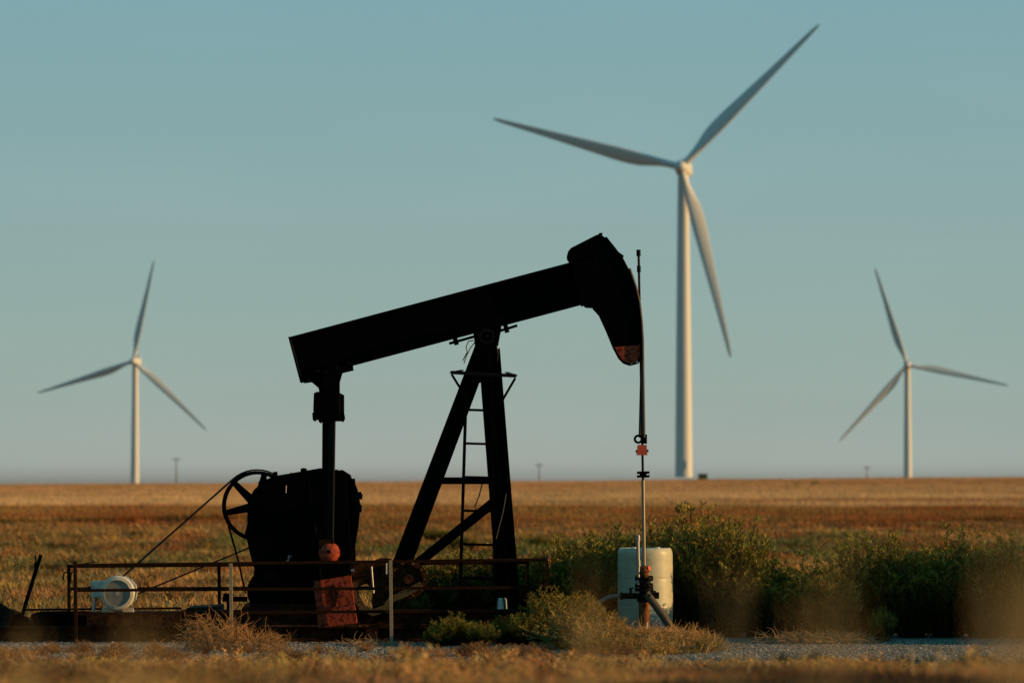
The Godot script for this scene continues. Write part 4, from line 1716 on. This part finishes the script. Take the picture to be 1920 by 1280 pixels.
		for k in 2:
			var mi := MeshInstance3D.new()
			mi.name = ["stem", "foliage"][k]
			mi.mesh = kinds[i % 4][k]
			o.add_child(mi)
		i += 1
	# foreground grass on the bank below the lens
	m = tuft_mesh(22, 0.24, 0.24, 0.0034, 6, 1.3)
	m.surface_set_material(0, M_.grass)
	where = []
	col = PackedColorArray()
	for k in 46000:
		var s := 7.0 + 27.6 * pow(r.randf(), 0.7)
		var x := r.randf_range(-1, 1) * (s * 0.165 + 1.2)
		var lush := patch.get_noise_2d(x * 14.0, s * 9.0)
		var tall := r.randf_range(0.3, 0.75) * (1.0 + 1.5 * lush) * (1.4 if r.randf() < 0.03 else 1.0)
		tall = minf(tall, (1.7 - (lerpf(0.0545, 0.0470, smoothstep(12.0, 19.0, s)) + 0.0003 * smoothstep(0.8, 2.0, x * 34.0 / s) - 0.003 * lush) * s - ground(x, s)) / 0.24)
		if x > 1.4 and s > 31.6 and s > 33.2 - 1.6 * smoothstep(1.3, 1.9, x):
			continue
		if s > 32.5 and r.randf() < smoothstep(32.5, 35.0, s) + 0.3 * roll.get_noise_2d(x * 30.0, 5.0):
			continue
		where.append(Transform3D(Basis(Vector3.UP, r.randf() * TAU).scaled(Vector3(1.1, tall, 1.1)), Vector3(x, ground(x, s) - 0.01, 40.0 - s)))
		var c := Color(0.40, 0.185, 0.066).lerp(Color(0.27, 0.18, 0.045), clampf(0.3 + 1.6 * mottle.get_noise_2d(x * 6.0, s * 3.0), 0, 1))
		c = c.lerp(Color(0.12, 0.05, 0.022), clampf(2.2 * mottle.get_noise_2d(x * 11.0 + 40.0, s * 5.0) - 0.25, 0.0, 0.85))
		if r.randf() < 0.10:
			c = Color(0.13, 0.045, 0.02)
		col.append(c * r.randf_range(0.7, 1.3) * clampf(0.9 + 2.6 * mottle.get_noise_2d(x * 5.0, s * 1.6), 0.2, 1.6))
	for k in 1500:
		var x := r.randf_range(0.4, 2.2)
		var z := r.randf_range(0.2, 4.0)
		if pow((x - 1.40) / 0.75, 2.0) + pow((z - 1.5) / 1.8, 2.0) > r.randf_range(0.5, 1.1):
			continue
		var tall := (r.randf_range(0.25, 0.7) + 1.3 * pow(r.randf(), 6.0)) * lerpf(1.3, 0.55, smoothstep(0.7, 1.2, x))
		where.append(Transform3D(Basis.from_euler(Vector3(r.randf_range(-0.4, 0.4), r.randf() * TAU, r.randf_range(-0.4, 0.4))).scaled(Vector3(1.3, tall, 1.3)), Vector3(x, 0.0, z)))
		col.append(Color(0.50, 0.29, 0.10) * r.randf_range(0.6, 1.3))
	scatter("foreground_grass", m, where, col, "short golden dry grass on the bank in front of the pad", "grass")
	# low dead weeds: over the bank, and heaped round the foot of the well
	where = []
	col = PackedColorArray()
	var dead := dead_weed(31)
	dead.surface_set_material(0, M_.grass)
	for k in 3000:
		var s := 11.0 + 22.5 * pow(r.randf(), 0.7)
		var x := r.randf_range(-1, 1) * (s * 0.165 + 1.0)
		if x > 1.3 and s > 31.3:
			continue
		var h := r.randf_range(0.10, 0.20) * (1.0 + 0.8 * patch.get_noise_2d(x * 14.0, s * 9.0))
		var clump := mottle.get_noise_2d(x * 5.0, s * 1.6)
		h = minf(h * (1.2 + 1.2 * clump), (1.7 - (lerpf(0.0545, 0.0470, smoothstep(12.0, 19.0, s)) + 0.0003 * smoothstep(0.8, 2.0, x * 34.0 / s) - 0.004 * clump) * s - ground(x, s)) * r.randf_range(0.8, 1.0)) * (1.3 if r.randf() < 0.03 else 1.0)
		if h < 0.05:
			continue
		where.append(Transform3D(Basis(Vector3.UP, r.randf() * TAU).scaled(Vector3(h * 1.2, h, h * 1.2)), Vector3(x, ground(x, s) - 0.01, 40.0 - s)))
		var c := Color(0.42, 0.19, 0.068).lerp(Color(0.31, 0.21, 0.055), r.randf())
		if r.randf() < 0.12 or clump < -0.18:
			c = Color(0.11, 0.045, 0.02)
		col.append(c * r.randf_range(0.75, 1.3) * clampf(1.0 + 2.0 * clump, 0.4, 1.6))
	for k in 900:
		var x := r.randf_range(-6.0, 5.6)
		var z := (5.6 if x < 1.4 else 8.0) - 3.0 * pow(r.randf(), 1.6)
		if mottle.get_noise_2d(x * 9.0, z * 9.0) < 0.06:
			continue
		var h := r.randf_range(0.05, 0.15)
		where.append(Transform3D(Basis(Vector3.UP, r.randf() * TAU).scaled(Vector3(h * 1.5, h, h * 1.5)), Vector3(x, 0.0, z)))
		col.append(Color(0.50, 0.25, 0.085).lerp(Color(0.20, 0.09, 0.035), r.randf()) * r.randf_range(0.7, 1.2))
	for k in 620:
		var x := r.randf_range(0.3, 2.2)
		var z := r.randf_range(0.2, 4.2)
		var far := pow((x - 1.30) / 0.8, 2.0) + pow((z - 1.7) / 1.9, 2.0)
		if far > 1.0:
			continue
		var h := r.randf_range(0.07, 0.16) + 0.30 * pow(r.randf(), 5.0)
		h *= (1.15 - 0.5 * far + 0.8 * mottle.get_noise_2d(x * 20.0, z * 20.0)) * lerpf(1.2, 0.5, smoothstep(0.7, 1.15, x))
		where.append(Transform3D(Basis(Vector3.UP, r.randf() * TAU).scaled(Vector3(h * 1.3, h, h * 1.3)), Vector3(x, 0.0, z)))
		col.append(Color(0.46, 0.25, 0.075).lerp(Color(0.24, 0.17, 0.04), r.randf()) * r.randf_range(0.7, 1.25))
	scatter("dead_weeds", dead, where, col, "low dead brown weeds on the bank and round the wellhead", "weeds")
	# single pale stalks standing out of the short grass
	where = []
	col = PackedColorArray()
	m = stalk_mesh(2, 18)
	m.surface_set_material(0, M_.stalk)
	for k in 420:
		var s := 17.0 + 16.5 * r.randf()
		var x := r.randf_range(-1, 1) * (s * 0.165 + 1.0)
		var h := (1.7 - 0.0470 * s - ground(x, s)) * r.randf_range(0.8, 1.35)
		where.append(Transform3D(Basis.from_euler(Vector3(r.randf_range(-0.25, 0.25), r.randf() * TAU, r.randf_range(-0.3, 0.3))).scaled(Vector3(2.2, h, 2.2)), Vector3(x, ground(x, s), 40.0 - s)))
		col.append(Color(0.68, 0.44, 0.19) * r.randf_range(0.7, 1.15))
	scatter("dry_stalks", m, where, col, "single pale dry stalks standing out of the short grass", "grass")
	# tall stalks close to the lens, far out of focus
	where = []
	col = PackedColorArray()
	m = stalk_mesh(5, 8)
	m.surface_set_material(0, M_.stalk)
	for q in [[1555, 970, 3.6, 1], [1392, 970, 4.6, 0], [1915, 930, 3.4, 2], [1932, 1000, 3.4, 2], [1105, 1030, 4.6, 0], [1120, 1090, 4.8, 0], [268, 1140, 4.2, 2], [290, 1165, 4.2, 1], [222, 1172, 4.2, 1], [330, 1185, 4.4, 0], [18, 1165, 4.2, 2], [46, 1190, 4.2, 0], [510, 1185, 4.6, 0]]:
		var top := P(q[0], q[1], 40.0 - q[2])
		for k in 1 + q[3]:
			var x: float = top.x + r.randf_range(-0.008, 0.008)
			var s: float = q[2] + r.randf_range(-0.25, 0.25)
			var gy := ground(x, s)
			where.append(Transform3D(Basis(Vector3.UP, r.randf() * TAU).scaled(Vector3(0.9, (top.y - gy) * (1.0 - 0.01 * k) / m.get_aabb().size.y, 0.9)), Vector3(x, gy, 40.0 - s)))
			col.append(Color(0.52, 0.34, 0.14) * r.randf_range(0.8, 1.1))
	scatter("tall_grass_stalks", m, where, col, "tall dry grass stalks close to the camera, out of focus", "grass")
